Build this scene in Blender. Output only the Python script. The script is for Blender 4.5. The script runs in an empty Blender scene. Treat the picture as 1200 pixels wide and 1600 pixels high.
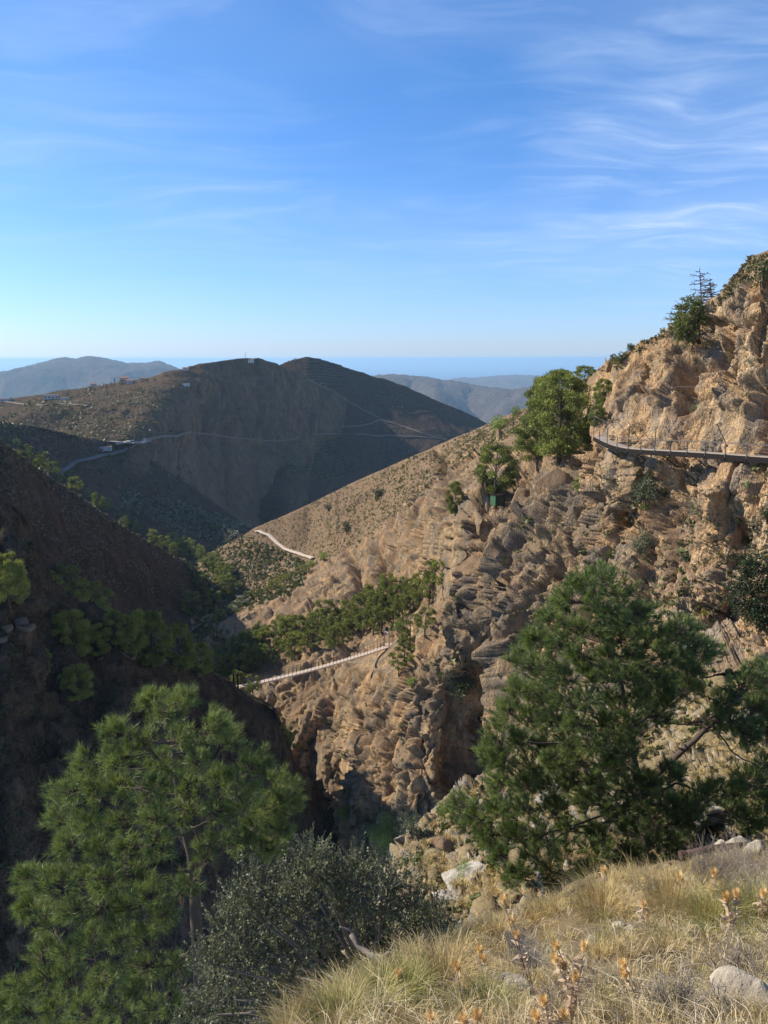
import bpy, math, random
import numpy as np
from mathutils import Vector, Matrix, Euler

random.seed(11)
RNG = np.random.default_rng(11)
SC = bpy.context.scene
COL = SC.collection
R = math.radians

# ------------------------------------------------------------------ camera, sky, sun, exposure
F = 1200.0                      # focal length of the lens, in pixels of the 1200 x 1600 picture
PITCH = math.atan(240.0 / F)    # the lens looks this far below the horizontal
ROLL = R(-0.12)
cd = bpy.data.cameras.new('camera')
cam = bpy.data.objects.new('camera', cd)
COL.objects.link(cam)
cd.sensor_fit = 'VERTICAL'
cd.sensor_height = 36.0
cd.lens = 36.0 * F / 1600.0
cd.clip_start = 0.1
cd.clip_end = 500000
CAM_M = Matrix.Rotation(math.pi / 2 - PITCH, 3, 'X') @ Matrix.Rotation(ROLL, 3, 'Z')
cam.matrix_world = CAM_M.to_4x4()
SC.camera = cam
CM = np.array(CAM_M)

SUN_EL, SUN_AZ = 34.0, 76.0     # elevation; azimuth counted from straight ahead towards the left
w = bpy.data.worlds.new('World')
SC.world = w
w.use_nodes = True
NT = w.node_tree
NT.nodes.clear()


def node(nt, kind, **kw):
    n = nt.nodes.new(kind)
    for k, v in kw.items():
        if k == 'inp':
            for kk, vv in v.items():
                s = n.inputs[kk]
                if hasattr(vv, 'default_value') or isinstance(vv, bpy.types.NodeSocket):
                    nt.links.new(vv, s)
                else:
                    s.default_value = vv
        else:
            setattr(n, k, v)
    return n


def mth(nt, op, a, b=0.0, c=None, clamp=False):
    d = {0: a, 1: b}
    if c is not None:
        d[2] = c
    return node(nt, 'ShaderNodeMath', operation=op, use_clamp=clamp, inp=d).outputs[0]


def ramp(nt, fac, stops, interp='LINEAR'):
    n = nt.nodes.new('ShaderNodeValToRGB')
    n.color_ramp.interpolation = interp
    el = n.color_ramp.elements
    while len(el) < len(stops):
        el.new(0.5)
    for e, (p, c) in zip(el, stops):
        e.position = p
        e.color = (c, c, c, 1) if isinstance(c, (int, float)) else (*c, 1)
    nt.links.new(fac, n.inputs[0])
    return n.outputs[0]


def mix(nt, fac, a, b, mode='MIX'):
    n = nt.nodes.new('ShaderNodeMix')
    n.data_type = 'RGBA'
    n.blend_type = mode
    for i, v in ((0, fac), (6, a), (7, b)):
        if isinstance(v, bpy.types.NodeSocket):
            nt.links.new(v, n.inputs[i])
        else:
            n.inputs[i].default_value = v if i == 0 else (*v, 1)
    return n.outputs[2]


def noise(nt, vec, scale, detail=4, rough=0.55, dist=0.0, out=0):
    return node(nt, 'ShaderNodeTexNoise', inp={'Vector': vec, 'Scale': scale, 'Detail': detail, 'Roughness': rough, 'Distortion': dist}).outputs[out]


def mapping(nt, vec, scale=(1, 1, 1), rot=(0, 0, 0), loc=(0, 0, 0)):
    return node(nt, 'ShaderNodeMapping', inp={'Vector': vec, 'Scale': scale, 'Rotation': rot, 'Location': loc}).outputs[0]


# sky: Nishita, continued below the horizon as at the horizon, with high thin cirrus streaks
tc = node(NT, 'ShaderNodeTexCoord').outputs['Generated']
sp = node(NT, 'ShaderNodeSeparateXYZ', inp={0: tc})
zc = mth(NT, 'MAXIMUM', sp.outputs[2], 0.012)
vec = node(NT, 'ShaderNodeCombineXYZ', inp={0: sp.outputs[0], 1: sp.outputs[1], 2: zc}).outputs[0]
sky = node(NT, 'ShaderNodeTexSky', sky_type='NISHITA', sun_disc=False, inp={0: vec})
sky.sun_elevation = R(SUN_EL)
sky.sun_rotation = R(-SUN_AZ)
sky.altitude = 300
sky.air_density = 1.0
sky.dust_density = 0.35
sky.ozone_density = 2.5
zz = mth(NT, 'ADD', zc, 0.10)
plane = node(NT, 'ShaderNodeCombineXYZ', inp={0: mth(NT, 'DIVIDE', sp.outputs[0], zz), 1: mth(NT, 'DIVIDE', sp.outputs[1], zz), 2: 0.0}).outputs[0]
# fine streaks, pulled out along one wind direction and bent by a slow warp
warp = node(NT, 'ShaderNodeVectorMath', operation='MULTIPLY_ADD', inp={0: noise(NT, plane, 0.9, 2, out=1), 1: (0.9, 0.9, 0), 2: plane}).outputs[0]
st = mapping(NT, warp, scale=(0.85, 2.7, 1), rot=(0, 0, R(-24)))
s1 = noise(NT, st, 1.3, 8, 0.56, 0.8)
s2 = noise(NT, mapping(NT, warp, scale=(1.6, 5.5, 1), rot=(0, 0, R(-14))), 2.2, 7, 0.6, 0.3)
big = noise(NT, mapping(NT, plane, loc=(3.1, 1.7, 0)), 0.75, 3, 0.5)
side = ramp(NT, mth(NT, 'MULTIPLY_ADD', sp.outputs[0], 1.25, 0.42), [(0.0, 0.35), (0.45, 0.5), (0.8, 1.0), (1, 1.0)])
up = ramp(NT, sp.outputs[2], [(0.02, 0.0), (0.10, 0.45), (0.2, 1.0), (1, 1)])
wisp = mth(NT, 'MULTIPLY', ramp(NT, s1, [(0.43, 0), (0.74, 1)]), mth(NT, 'MULTIPLY_ADD', ramp(NT, s2, [(0.35, 0), (0.75, 1)]), 0.6, 0.4))
veil = mth(NT, 'MULTIPLY', ramp(NT, big, [(0.36, 0), (0.68, 1)]), 0.30)
cl = mth(NT, 'MULTIPLY', mth(NT, 'ADD', mth(NT, 'MULTIPLY', wisp, ramp(NT, big, [(0.3, 0.15), (0.6, 1.0)])), veil), mth(NT, 'MULTIPLY', side, up), clamp=True)
cl = mth(NT, 'MULTIPLY', cl, 1.0)
tcol = ramp(NT, sp.outputs[2], [(0.0, (0.76, 0.96, 1.56)), (0.10, (0.74, 1.00, 1.50)), (0.32, (0.60, 1.02, 1.48)), (1.0, (0.52, 0.98, 1.50))])
tint = mix(NT, 1.0, sky.outputs[0], (1, 1, 1), 'MULTIPLY')
NT.links.new(tcol, tint.node.inputs[7])
CLOUD = (5.6, 6.9, 9.0)
skyc = mix(NT, cl, tint, CLOUD)
SKY_STRENGTH = 0.077
bg = node(NT, 'ShaderNodeBackground', inp={0: skyc, 1: SKY_STRENGTH})
NT.links.new(bg.outputs[0], node(NT, 'ShaderNodeOutputWorld').inputs[0])

sl = bpy.data.lights.new('sun', 'SUN')
sl.energy = 5.0
sl.angle = R(0.53)
sl.color = (1.0, 0.91, 0.78)
sun = bpy.data.objects.new('sun', sl)
COL.objects.link(sun)
SUNV = Vector((-math.sin(R(SUN_AZ)) * math.cos(R(SUN_EL)), math.cos(R(SUN_AZ)) * math.cos(R(SUN_EL)), math.sin(R(SUN_EL))))
sun.rotation_euler = SUNV.to_track_quat('Z', 'Y').to_euler()
SC.view_settings.view_transform = 'Standard'
SC.view_settings.look = 'None'
SC.view_settings.exposure = 0.72
SC.view_settings.gamma = 1.0
SC.view_settings.use_curve_mapping = False
SC.render.engine = 'CYCLES'
SC.cycles.use_denoising = True
SC.cycles.max_bounces = 5
SC.cycles.diffuse_bounces = 3
SC.cycles.transparent_max_bounces = 6
SC.cycles.volume_bounces = 0

# ------------------------------------------------------------------ helpers


def ray(px, py):
    """direction (y = 1) through a point of the picture; arrays allowed"""
    px, py = np.asarray(px, float), np.asarray(py, float)
    c = np.stack([(px - 600) / F, (800 - py) / F, -np.ones_like(px)], -1)
    d = c @ CM.T
    return d / d[..., 1:2]


def P(px, py, y):
    """world point that stands y metres ahead on the sight line of a picture point"""
    return ray(px, py) * np.asarray(y, float)[..., None]


def PV(px, py, y):
    return Vector(P(px, py, y).tolist())


def proj(p):
    c = np.asarray(p) @ CM
    return 600 + F * c[..., 0] / -c[..., 2], 800 - F * c[..., 1] / -c[..., 2]


PERM = RNG.permutation(256).astype(np.int64)
PERM = np.concatenate([PERM, PERM, PERM])
GR = RNG.normal(size=(256, 3))
GR /= np.linalg.norm(GR, axis=1)[:, None]
RT = RNG.random((256, 3))
RT2 = RNG.random((256, 4)) * 2 - 1


def hsh(i, j, k):
    return PERM[PERM[PERM[i & 255] + (j & 255)] + (k & 255)]


def perlin(p):
    i = np.floor(p).astype(np.int64)
    f = p - i
    u = f * f * f * (f * (f * 6 - 15) + 10)
    out = 0
    for a in (0, 1):
        wa = u[:, 0] if a else 1 - u[:, 0]
        for b in (0, 1):
            wb = u[:, 1] if b else 1 - u[:, 1]
            for c in (0, 1):
                wc = u[:, 2] if c else 1 - u[:, 2]
                g = GR[hsh(i[:, 0] + a, i[:, 1] + b, i[:, 2] + c)]
                out = out + wa * wb * wc * (g[:, 0] * (f[:, 0] - a) + g[:, 1] * (f[:, 1] - b) + g[:, 2] * (f[:, 2] - c))
    return out * 1.5


def fbm(p, octv=4, gain=0.5, lac=2.03, ridged=False):
    out, a, tot = 0, 1.0, 0
    for o in range(octv):
        n = perlin(p + 17.3 * o)
        if ridged:
            n = 1 - 2 * np.abs(n)
        out = out + a * n
        tot += a
        a *= gain
        p = p * lac
    return out / tot


def cells(p, jit=0.95):
    """nearest random cell: distance, runner-up distance, offset from its centre, its four random numbers"""
    p = p.astype(np.float32)
    i = np.floor(p).astype(np.int64)
    f = (p - i).astype(np.float32)
    best = np.full(len(p), 9.0, np.float32)
    sec = best.copy()
    off = np.zeros((len(p), 3), np.float32)
    hid = np.zeros(len(p), np.int64)
    RTf = (RT * jit + (1 - jit) / 2).astype(np.float32)
    for a in (-1, 0, 1):
        for b in (-1, 0, 1):
            for c in (-1, 0, 1):
                h = hsh(i[:, 0] + a, i[:, 1] + b, i[:, 2] + c)
                v = f - RTf[h] - np.array([a, b, c], np.float32)
                d = (v * v).sum(1)
                m = d < best
                sec = np.where(m, best, np.minimum(sec, d))
                best = np.where(m, d, best)
                off[m] = v[m]
                hid[m] = h[m]
    return np.sqrt(best), np.sqrt(sec), off, RT2[hid]


def blocks(p, size, stretch=(1, 1, 0.6), tilt=0.8):
    """fractured rock: every cell is a block with its own push and its own tilted face"""
    q = p / size * np.array(stretch)
    f1, f2, off, r = cells(q)
    v = r[:, 3] * 0.6 + tilt * (off * r[:, :3]).sum(1)
    e = sstep(f2 - f1, 0.0, 0.09)               # joints between the blocks are worn back
    return v - 0.45 * (1 - e)


def sstep(x, a, b):
    t = np.clip((x - a) / (b - a), 0, 1)
    return t * t * (3 - 2 * t)


def mk(name, verts, faces, mat=None, smooth=False, parent=None, attrs=None):
    """one mesh object from arrays (faces: M x 3 or M x 4)"""
    me = bpy.data.meshes.new(name)
    verts = np.ascontiguousarray(verts, np.float32)
    faces = np.ascontiguousarray(faces, np.int32)
    me.vertices.add(len(verts))
    me.vertices.foreach_set('co', verts.ravel())
    k = faces.shape[1]
    me.loops.add(faces.size)
    me.loops.foreach_set('vertex_index', faces.ravel())
    me.polygons.add(len(faces))
    me.polygons.foreach_set('loop_start', np.arange(0, faces.size, k, dtype=np.int32))
    me.update(calc_edges=True)
    if smooth:
        me.polygons.foreach_set('use_smooth', np.ones(len(faces), bool))
    for an, av in (attrs or {}).items():
        at = me.attributes.new(an, 'FLOAT', 'POINT')
        at.data.foreach_set('value', np.ascontiguousarray(av, np.float32))
    if mat:
        me.materials.append(mat)
    o = bpy.data.objects.new(name, me)
    COL.objects.link(o)
    if parent:
        o.parent = parent
    return o


def tag(o, label=None, cat=None, group=None, kind=None):
    for k, v in (('label', label), ('category', cat), ('group', group), ('kind', kind)):
        if v:
            o[k] = v
    return o


def empty(name, loc, label, cat, group=None, rz=0.0, scale=1.0):
    o = bpy.data.objects.new(name, None)
    COL.objects.link(o)
    o.location = loc
    o.rotation_euler = (0, 0, rz)
    if not isinstance(scale, (int, float)) or scale != 1.0:
        o.scale = (scale,) * 3 if isinstance(scale, (int, float)) else scale
    o.empty_display_size = 0.2
    return tag(o, label, cat, group)


class MB:
    """collects boxes, tubes and polygons for one mesh"""
    def __init__(s):
        s.v, s.f, s.n = [], [], 0

    def add(s, v, f):
        v = np.asarray(v, float)
        s.v.append(v)
        s.f += [[i + s.n for i in q] for q in f]
        s.n += len(v)

    def box(s, c, size, rot=None):
        h = np.array(size) / 2
        v = np.array([[x, y, z] for x in (-1, 1) for y in (-1, 1) for z in (-1, 1)]) * h
        if rot is not None:
            v = v @ np.array(rot).T
        s.add(v + np.array(c), [(0, 1, 3, 2), (4, 6, 7, 5), (0, 4, 5, 1), (2, 3, 7, 6), (0, 2, 6, 4), (1, 5, 7, 3)])

    def beam(s, a, b, w_, h_):
        """box along a line from a to b; w_ across, h_ upright"""
        a, b = Vector(a), Vector(b)
        d = (b - a)
        L = d.length
        x = d.normalized()
        up = Vector((0, 0, 1)) if abs(x.z) < 0.95 else Vector((0, 1, 0))
        y = up.cross(x).normalized()
        z = x.cross(y)
        s.box((a + b) / 2, (L, w_, h_), np.array([x, y, z]).T)

    def tube(s, pts, rad, n=6, cap=True):
        v, f = tube_arr(pts, rad, n)
        s.add(v, f.tolist() + ([list(range(n))[::-1], [len(v) - n + i for i in range(n)]] if cap else []))

    def build(s, name, mat, parent=None, smooth=False):
        me = bpy.data.meshes.new(name)
        me.from_pydata(np.concatenate(s.v).tolist(), [], s.f)
        me.update()
        if smooth:
            me.polygons.foreach_set('use_smooth', np.ones(len(me.polygons), bool))
        me.materials.append(mat)
        o = bpy.data.objects.new(name, me)
        COL.objects.link(o)
        if parent:
            o.parent = parent
        return o


def tube_arr(pts, rad, n=6):
    pts = np.asarray(pts, float)
    m = len(pts)
    rad = np.broadcast_to(np.asarray(rad, float), (m,))
    t = np.gradient(pts, axis=0)
    t /= np.linalg.norm(t, axis=1)[:, None] + 1e-9
    ref = np.where(np.abs(t[:, 2:3]) < 0.9, [[0, 0, 1.0]], [[1.0, 0, 0]])
    a = np.cross(t, ref)
    a /= np.linalg.norm(a, axis=1)[:, None] + 1e-9
    b = np.cross(t, a)
    ang = np.arange(n) / n * 2 * np.pi
    v = pts[:, None] + rad[:, None, None] * (a[:, None] * np.cos(ang)[None, :, None] + b[:, None] * np.sin(ang)[None, :, None])
    i = np.arange(m - 1)[:, None] * n
    j = np.arange(n)[None]
    k = (j + 1) % n
    f = np.stack([i + j, i + k, i + n + k, i + n + j], -1).reshape(-1, 4)
    return v.reshape(-1, 3), f


def material(name):
    m = bpy.data.materials.new(name)
    m.use_nodes = True
    nt = m.node_tree
    nt.nodes.clear()
    out = nt.nodes.new('ShaderNodeOutputMaterial')
    return m, nt, out


def plain(name, col, rough=0.6, metal=0.0, var=0.2, scale=6.0, spec=0.3):
    m, nt, out = material(name)
    oc = node(nt, 'ShaderNodeTexCoord').outputs['Object']
    n = noise(nt, oc, scale, 5)
    c = mix(nt, n, tuple(x * (1 - var) for x in col), tuple(min(1, x * (1 + var)) for x in col))
    b = node(nt, 'ShaderNodeBsdfPrincipled', inp={'Base Color': c, 'Roughness': rough, 'Metallic': metal, 'Specular IOR Level': spec})
    nt.links.new(b.outputs[0], out.inputs[0])
    return m

# ------------------------------------------------------------------ terrain materials


def terrain_mat(name, rock, soil, size, grass=None, rockiness=0.5, bump=0.5, patch=1.0, warm=(0.42, 0.24, 0.12), steep=(0.45, 0.75), warmth=0.6):
    """rock where the surface is steep or marked rocky, dry soil and straw-coloured grass where it is flatter.
    size = metres of the finest stones that the material draws"""
    m, nt, out = material(name)
    oc = node(nt, 'ShaderNodeTexCoord').outputs['Object']
    geo = node(nt, 'ShaderNodeNewGeometry')
    nz = node(nt, 'ShaderNodeSeparateXYZ', inp={0: geo.outputs['Normal']}).outputs[2]
    at = node(nt, 'ShaderNodeAttribute', attribute_name='rock').outputs['Fac']
    tall = mapping(nt, oc, scale=(1, 1, 0.45), rot=(R(12), R(-10), 0))
    n1 = noise(nt, tall, 0.055 / size * patch, 6, 0.6, 0.6)
    n2 = noise(nt, tall, 0.35 / size, 6, 0.65)
    n3 = noise(nt, oc, 1.6 / size, 4, 0.6)
    n4 = noise(nt, mapping(nt, tall, loc=(31, 7, 3)), 0.12 / size * patch, 5, 0.6, 0.4)
    rd = tuple(x * 0.36 for x in rock)
    lt = tuple(min(0.72, x * 1.7) for x in rock)
    rc = ramp(nt, n2, [(0.34, rd), (0.50, rock), (0.68, lt)])
    rc = mix(nt, mth(nt, 'MULTIPLY', ramp(nt, n1, [(0.42, 0), (0.66, 1)]), warmth), rc, warm)
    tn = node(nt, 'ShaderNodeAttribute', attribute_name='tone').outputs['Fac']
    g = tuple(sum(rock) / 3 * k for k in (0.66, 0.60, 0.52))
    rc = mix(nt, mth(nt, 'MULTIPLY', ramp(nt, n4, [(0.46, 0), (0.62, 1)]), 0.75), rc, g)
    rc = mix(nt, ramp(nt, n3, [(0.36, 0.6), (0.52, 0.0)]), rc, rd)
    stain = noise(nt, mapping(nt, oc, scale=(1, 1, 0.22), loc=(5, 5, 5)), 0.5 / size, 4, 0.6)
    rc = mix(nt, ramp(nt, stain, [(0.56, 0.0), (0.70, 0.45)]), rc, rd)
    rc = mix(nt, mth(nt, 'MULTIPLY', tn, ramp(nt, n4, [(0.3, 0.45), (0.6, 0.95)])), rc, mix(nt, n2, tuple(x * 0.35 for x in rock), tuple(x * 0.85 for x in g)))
    so = ramp(nt, n2, [(0.3, tuple(x * 0.6 for x in soil)), (0.55, soil), (0.75, tuple(x * 1.35 for x in soil))])
    if grass:
        so = mix(nt, ramp(nt, n3, [(0.42, 0), (0.6, 1)]), so, grass)
    sl = mth(nt, 'ADD', nz, mth(nt, 'MULTIPLY', mth(nt, 'SUBTRACT', n2, 0.5), 0.5))
    sl = mth(nt, 'SUBTRACT', sl, mth(nt, 'MULTIPLY', mth(nt, 'SUBTRACT', at, 0.5), 0.9))
    flat = ramp(nt, sl, [(steep[0], 0), (steep[1], 1)])
    c = mix(nt, flat, rc, so)
    vo = node(nt, 'ShaderNodeTexVoronoi', feature='DISTANCE_TO_EDGE', inp={'Vector': node(nt, 'ShaderNodeVectorMath', operation='MULTIPLY_ADD', inp={0: noise(nt, oc, 1.2 / size, 3, out=1), 1: (size * 0.5,) * 3, 2: tall}).outputs[0], 'Scale': 0.9 / size}).outputs['Distance']
    n2b = mth(nt, 'ADD', n2, mth(nt, 'MULTIPLY', ramp(nt, vo, [(0.0, 0), (0.16, 1)]), mth(nt, 'MULTIPLY', 0.22, mth(nt, 'SUBTRACT', 1.0, flat))))
    b1 = node(nt, 'ShaderNodeBump', inp={'Strength': bump, 'Distance': size * 1.6, 'Height': n2b})
    b2 = node(nt, 'ShaderNodeBump', inp={'Strength': bump, 'Distance': size * 0.35, 'Height': n3, 'Normal': b1.outputs[0]})
    bs = node(nt, 'ShaderNodeBsdfDiffuse', inp={'Color': c, 'Roughness': 0.6, 'Normal': b2.outputs[0]})
    nt.links.new(bs.outputs[0], out.inputs[0])
    return m


M_CLIFF = terrain_mat('cliff_rock', (0.45, 0.315, 0.178), (0.235, 0.158, 0.102), 0.36, (0.225, 0.158, 0.092), bump=0.8, warm=(0.60, 0.335, 0.145))
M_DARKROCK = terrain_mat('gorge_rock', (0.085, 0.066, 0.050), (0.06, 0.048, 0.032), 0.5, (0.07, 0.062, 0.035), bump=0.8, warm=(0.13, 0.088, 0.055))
M_SLOPE = terrain_mat('scree_slope', (0.36, 0.31, 0.245), (0.24, 0.18, 0.11), 0.16, (0.27, 0.21, 0.10), bump=0.9, warm=(0.44, 0.36, 0.24), warmth=0.35)
M_BANK = terrain_mat('dry_bank', (0.36, 0.31, 0.24), (0.16, 0.118, 0.075), 0.05, (0.17, 0.13, 0.065), bump=0.7, warm=(0.44, 0.36, 0.24), warmth=0.3, steep=(0.2, 0.5))
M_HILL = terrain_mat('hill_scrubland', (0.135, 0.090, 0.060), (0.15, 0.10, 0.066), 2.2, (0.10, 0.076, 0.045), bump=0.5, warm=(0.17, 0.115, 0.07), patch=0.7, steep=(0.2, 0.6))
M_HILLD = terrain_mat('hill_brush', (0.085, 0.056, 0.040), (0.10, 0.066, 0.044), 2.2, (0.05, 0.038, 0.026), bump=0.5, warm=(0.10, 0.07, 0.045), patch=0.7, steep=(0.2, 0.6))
M_FAR = terrain_mat('far_hills', (0.11, 0.078, 0.06), (0.15, 0.10, 0.07), 22.0, (0.06, 0.055, 0.038), bump=0.6, warm=(0.17, 0.105, 0.07), patch=0.8, steep=(0.2, 0.6))

# ------------------------------------------------------------------ terrain sheets
ZB = np.full((900, 700), 1e9)      # nearest ground seen per 2 x 2 px of the picture, for standing things on it
ZP = np.zeros((900, 700, 3))
SHEETS = {}


def sheet(name, crest, prof, step, mat, disp, back=(30, 0.6, 14), span=None, rock=None, kind='structure', dense=None, tone=None):
    """a piece of land given by profiles: crest = skyline points (px, py, y-distance); prof = {px: [(py, distance) below the crest ...]}.
    Every point gets its true distance; the land also rolls over behind its crest. disp(points, normals, px, py, t) -> metres"""
    xs = sorted(prof)
    x0, x1 = span or (xs[0], xs[-1])
    if dense:
        fx = np.arange(x0, x1 + 0.1, 1.0)
        wt = np.interp(fx, [a_[0] for a_ in dense], [a_[1] for a_ in dense])
        cw = np.concatenate([[0], np.cumsum(wt)[:-1]])
        U = np.interp(np.arange(0, cw[-1], step), cw, fx)
    else:
        U = np.arange(x0, x1 + 0.1, step)
    cx = np.array([c[0] for c in crest], float)
    cy = np.interp(U, cx, [c[1] for c in crest])
    ci = np.interp(U, cx, [1 / c[2] for c in crest])
    ccy = {x: np.interp(x, cx, [c[1] for c in crest]) for x in xs}
    cci = {x: np.interp(x, cx, [1 / c[2] for c in crest]) for x in xs}
    boty = np.interp(U, xs, [prof[x][-1][0] for x in xs])
    rows = int(max(boty - cy) / step) + 2
    T = np.linspace(0, 1, rows)
    PY = cy[None] + (boty - cy)[None] * T[:, None]
    PX = np.broadcast_to(U[None], PY.shape)
    # inverse distance per profile as a function of py, then blended between profiles
    G = []
    for x in xs:
        pts = [(ccy[x], cci[x])] + [(a, 1 / b) for a, b in prof[x]]
        G.append((np.array([q[0] for q in pts]), np.array([q[1] for q in pts])))
    tt = []
    for (gy, gi), x in zip(G, xs):
        py = ccy[x] + (gy[-1] - ccy[x]) * T
        v = np.interp(py, gy, gi)
        k = max(1, rows // 40)
        ker = np.ones(2 * k + 1) / (2 * k + 1)
        vp = np.concatenate([np.full(k, v[0]), v, np.full(k, v[-1])])
        v2 = np.convolve(vp, ker, 'valid')
        e = np.minimum(1, np.minimum(np.arange(rows), np.arange(rows)[::-1]) / (k + 1))
        tt.append(v * (1 - e) + v2 * e)
    tt = np.array(tt)                       # profiles x rows
    idx = np.clip(np.searchsorted(xs, U, 'right') - 1, 0, len(xs) - 2)
    xa, xb = np.array(xs, float)[idx], np.array(xs, float)[idx + 1]
    f = np.clip((U - xa) / (xb - xa), 0, 1)
    f = f * 0.4 + 0.6 * f * f * (3 - 2 * f)
    I = tt[idx].T * (1 - f) + tt[idx + 1].T * f
    I[0] = ci
    nb = back[2]
    D = 1 / I
    pts = P(PX, PY, D)
    # behind the crest
    s = (np.arange(nb, 0, -1) / nb)[:, None, None]
    c = pts[0][None]
    L = back[0]
    bk = c + np.concatenate([c[..., 0:1] / c[..., 1:2] * L * s ** 1.5, L * s ** 1.5 + 0 * c[..., :1], -back[1] * L * s ** 2.4 + 0 * c[..., :1]], -1)
    pts = np.concatenate([bk, pts])
    T = np.concatenate([-(np.arange(nb, 0, -1) / nb), T])
    PXa = np.broadcast_to(U[None], pts.shape[:2])
    PYa = np.concatenate([np.broadcast_to(cy[None], (nb, len(U))), PY])
    n = grid_normals(pts)
    h, w_ = pts.shape[:2]
    TT = np.broadcast_to(T[:, None], (h, w_))
    rk = np.full(h * w_, 0.5) if rock is None else rock(pts.reshape(-1, 3), n.reshape(-1, 3), PXa.ravel(), PYa.ravel())
    sp_ = np.zeros((h, w_))
    sp_[1:] = np.linalg.norm(np.diff(pts, axis=0), axis=2)
    sp_[0] = sp_[1]
    su_ = np.linalg.norm(np.gradient(pts, axis=1), axis=2)
    global SPC
    SPC = np.maximum(sp_, su_).ravel()
    dz = disp(pts.reshape(-1, 3), n.reshape(-1, 3), PXa.ravel(), PYa.ravel(), TT.ravel(), rk)
    v = pts.reshape(-1, 3) + dz
    i = np.arange(h - 1)[:, None] * w_
    j = np.arange(w_ - 1)[None]
    fa = np.stack([i + j, i + w_ + j, i + w_ + j + 1, i + j + 1], -1).reshape(-1, 4)
    o = mk(name, v, fa, mat, smooth=False, attrs={'rock': rk, 'tone': np.zeros(len(rk)) if tone is None else tone(pts.reshape(-1, 3), PXa.ravel(), PYa.ravel())})
    tag(o, kind=kind)
    # remember what is seen
    qx, qy = proj(v)
    a, b = (qy / 2).astype(int) + 20, (qx / 2).astype(int) + 40
    ok = (a >= 0) & (a < 900) & (b >= 0) & (b < 700) & (v[:, 1] > 0.5)
    a, b, vv = a[ok], b[ok], v[ok]
    od = np.argsort(-vv[:, 1])
    a, b, vv = a[od], b[od], vv[od]
    near = vv[:, 1] < ZB[a, b]
    a, b, vv = a[near], b[near], vv[near]
    ZB[a, b] = vv[:, 1]
    ZP[a, b] = vv
    SHEETS[name] = (v, h, w_)
    return o


def grid_normals(p):
    du = np.gradient(p, axis=1)
    dv = np.gradient(p, axis=0)
    n = np.cross(dv, du)
    n /= np.linalg.norm(n, axis=2)[..., None] + 1e-9
    return n


def ground(px, py):
    """the ground point seen at a picture point"""
    a, b = int(py / 2) + 20, int(px / 2) + 40
    for r in range(0, 9):
        a0, b0 = max(a - r, 0), max(b - r, 0)
        sub = ZB[a0:a + r + 1, b0:b + r + 1]
        if sub.size and sub.min() < 1e8:
            k = np.argmin(sub)
            q = np.unravel_index(k, sub.shape)
            return Vector(ZP[a0 + q[0], b0 + q[1]].tolist())
    return PV(px, py, 50)


# gentle hills: folds and gullies running down, fine tufts
def disp_hill(amp, wl, tuft, terr=0.0):
    def f(p, n, px, py, t, rk):
        e = 0.12 + 0.88 * sstep(t, 0.0, 0.25)
        e = np.where(t < 0, 0.12, e)
        q = p / wl + 0.35 * np.stack([perlin(p / wl * 1.3 + 9), perlin(p / wl * 1.3 + 5), perlin(p / wl * 1.3)], -1)
        q = q * np.array([1, 1, 0.8])
        d = amp * fbm(q, 5, 0.5, ridged=True) * e
        if terr:
            z_ = p[:, 2] + 3 * perlin(p / 60)
            d = d + terr * np.abs((z_ / (terr * 5.5)) % 1 - 0.5) * 2 * sstep(perlin(p / 130 + 7), -0.15, 0.25)
        if tuft:
            b = np.abs(perlin(p / (tuft * 6))) + 0.6 * np.abs(perlin(p / (tuft * 2.6)))
            d = d + tuft * 0.9 * b
        return n * d[:, None]
    return f


def fit(size):
    """fades a displacement out where the mesh is too coarse to carry features of this size"""
    return np.clip(size / (3.0 * SPC) - 0.15, 0, 1)


TILT = np.array(Matrix.Rotation(R(14), 3, 'Y') @ Matrix.Rotation(R(-10), 3, 'X'))


def disp_rock(p, n, px, py, t, rk, s=1.0):
    """crags: big bulges and upright ribs, then broken blocks of three sizes, then roughness; softer where the rock share is low"""
    wp = (p + s * 0.5 * np.stack([perlin(p / (2.2 * s) + 3), perlin(p / (2.2 * s) + 40), perlin(p / (2.2 * s) + 77)], -1)) @ TILT
    k = rk
    d = s * 2.4 * fbm(p / (16 * s) * np.array([1, 1, .7]), 3) * (0.4 + 0.6 * k)
    d = d + s * 2.2 * k * blocks(wp + 200, 15 * s, (1, 1, 0.4), 0.9) * fit(10 * s)
    d = d + s * 2.6 * k * blocks(wp, 7.0 * s, (1, 1, 0.42)) * fit(6 * s)
    d = d + s * 0.8 * k * fbm(wp / (4.5 * s) * np.array([1, 1, 0.28]) + 5, 3, 0.55, ridged=True) * fit(3 * s)
    d = d + s * 1.15 * k * blocks(wp + 31, 2.6 * s, (1, 1.2, 0.5), 1.0) * fit(2.2 * s)
    d = d + s * 0.42 * (0.2 + 0.8 * k) * blocks(wp + 77, 1.0 * s, (1, 1.2, 0.6), 1.1) * fit(s)
    d = d + s * 0.20 * k * blocks(wp + 133, 0.45 * s, (1, 1.2, 0.7), 1.1) * fit(0.55 * s)
    d = d + s * 0.30 * fbm(wp / (1.5 * s) * np.array([1, 1, 0.4]), 4, 0.62, ridged=True) * (0.4 + 0.6 * k) * fit(0.9 * s)
    d = d + s * 0.25 * (1 - k) * np.abs(perlin(p / (0.8 * s))) * 2 * fit(0.8 * s)
    e = 0.4 + 0.6 * sstep(t, 0.0, 0.08)
    return n * (d * e)[:, None]

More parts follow.
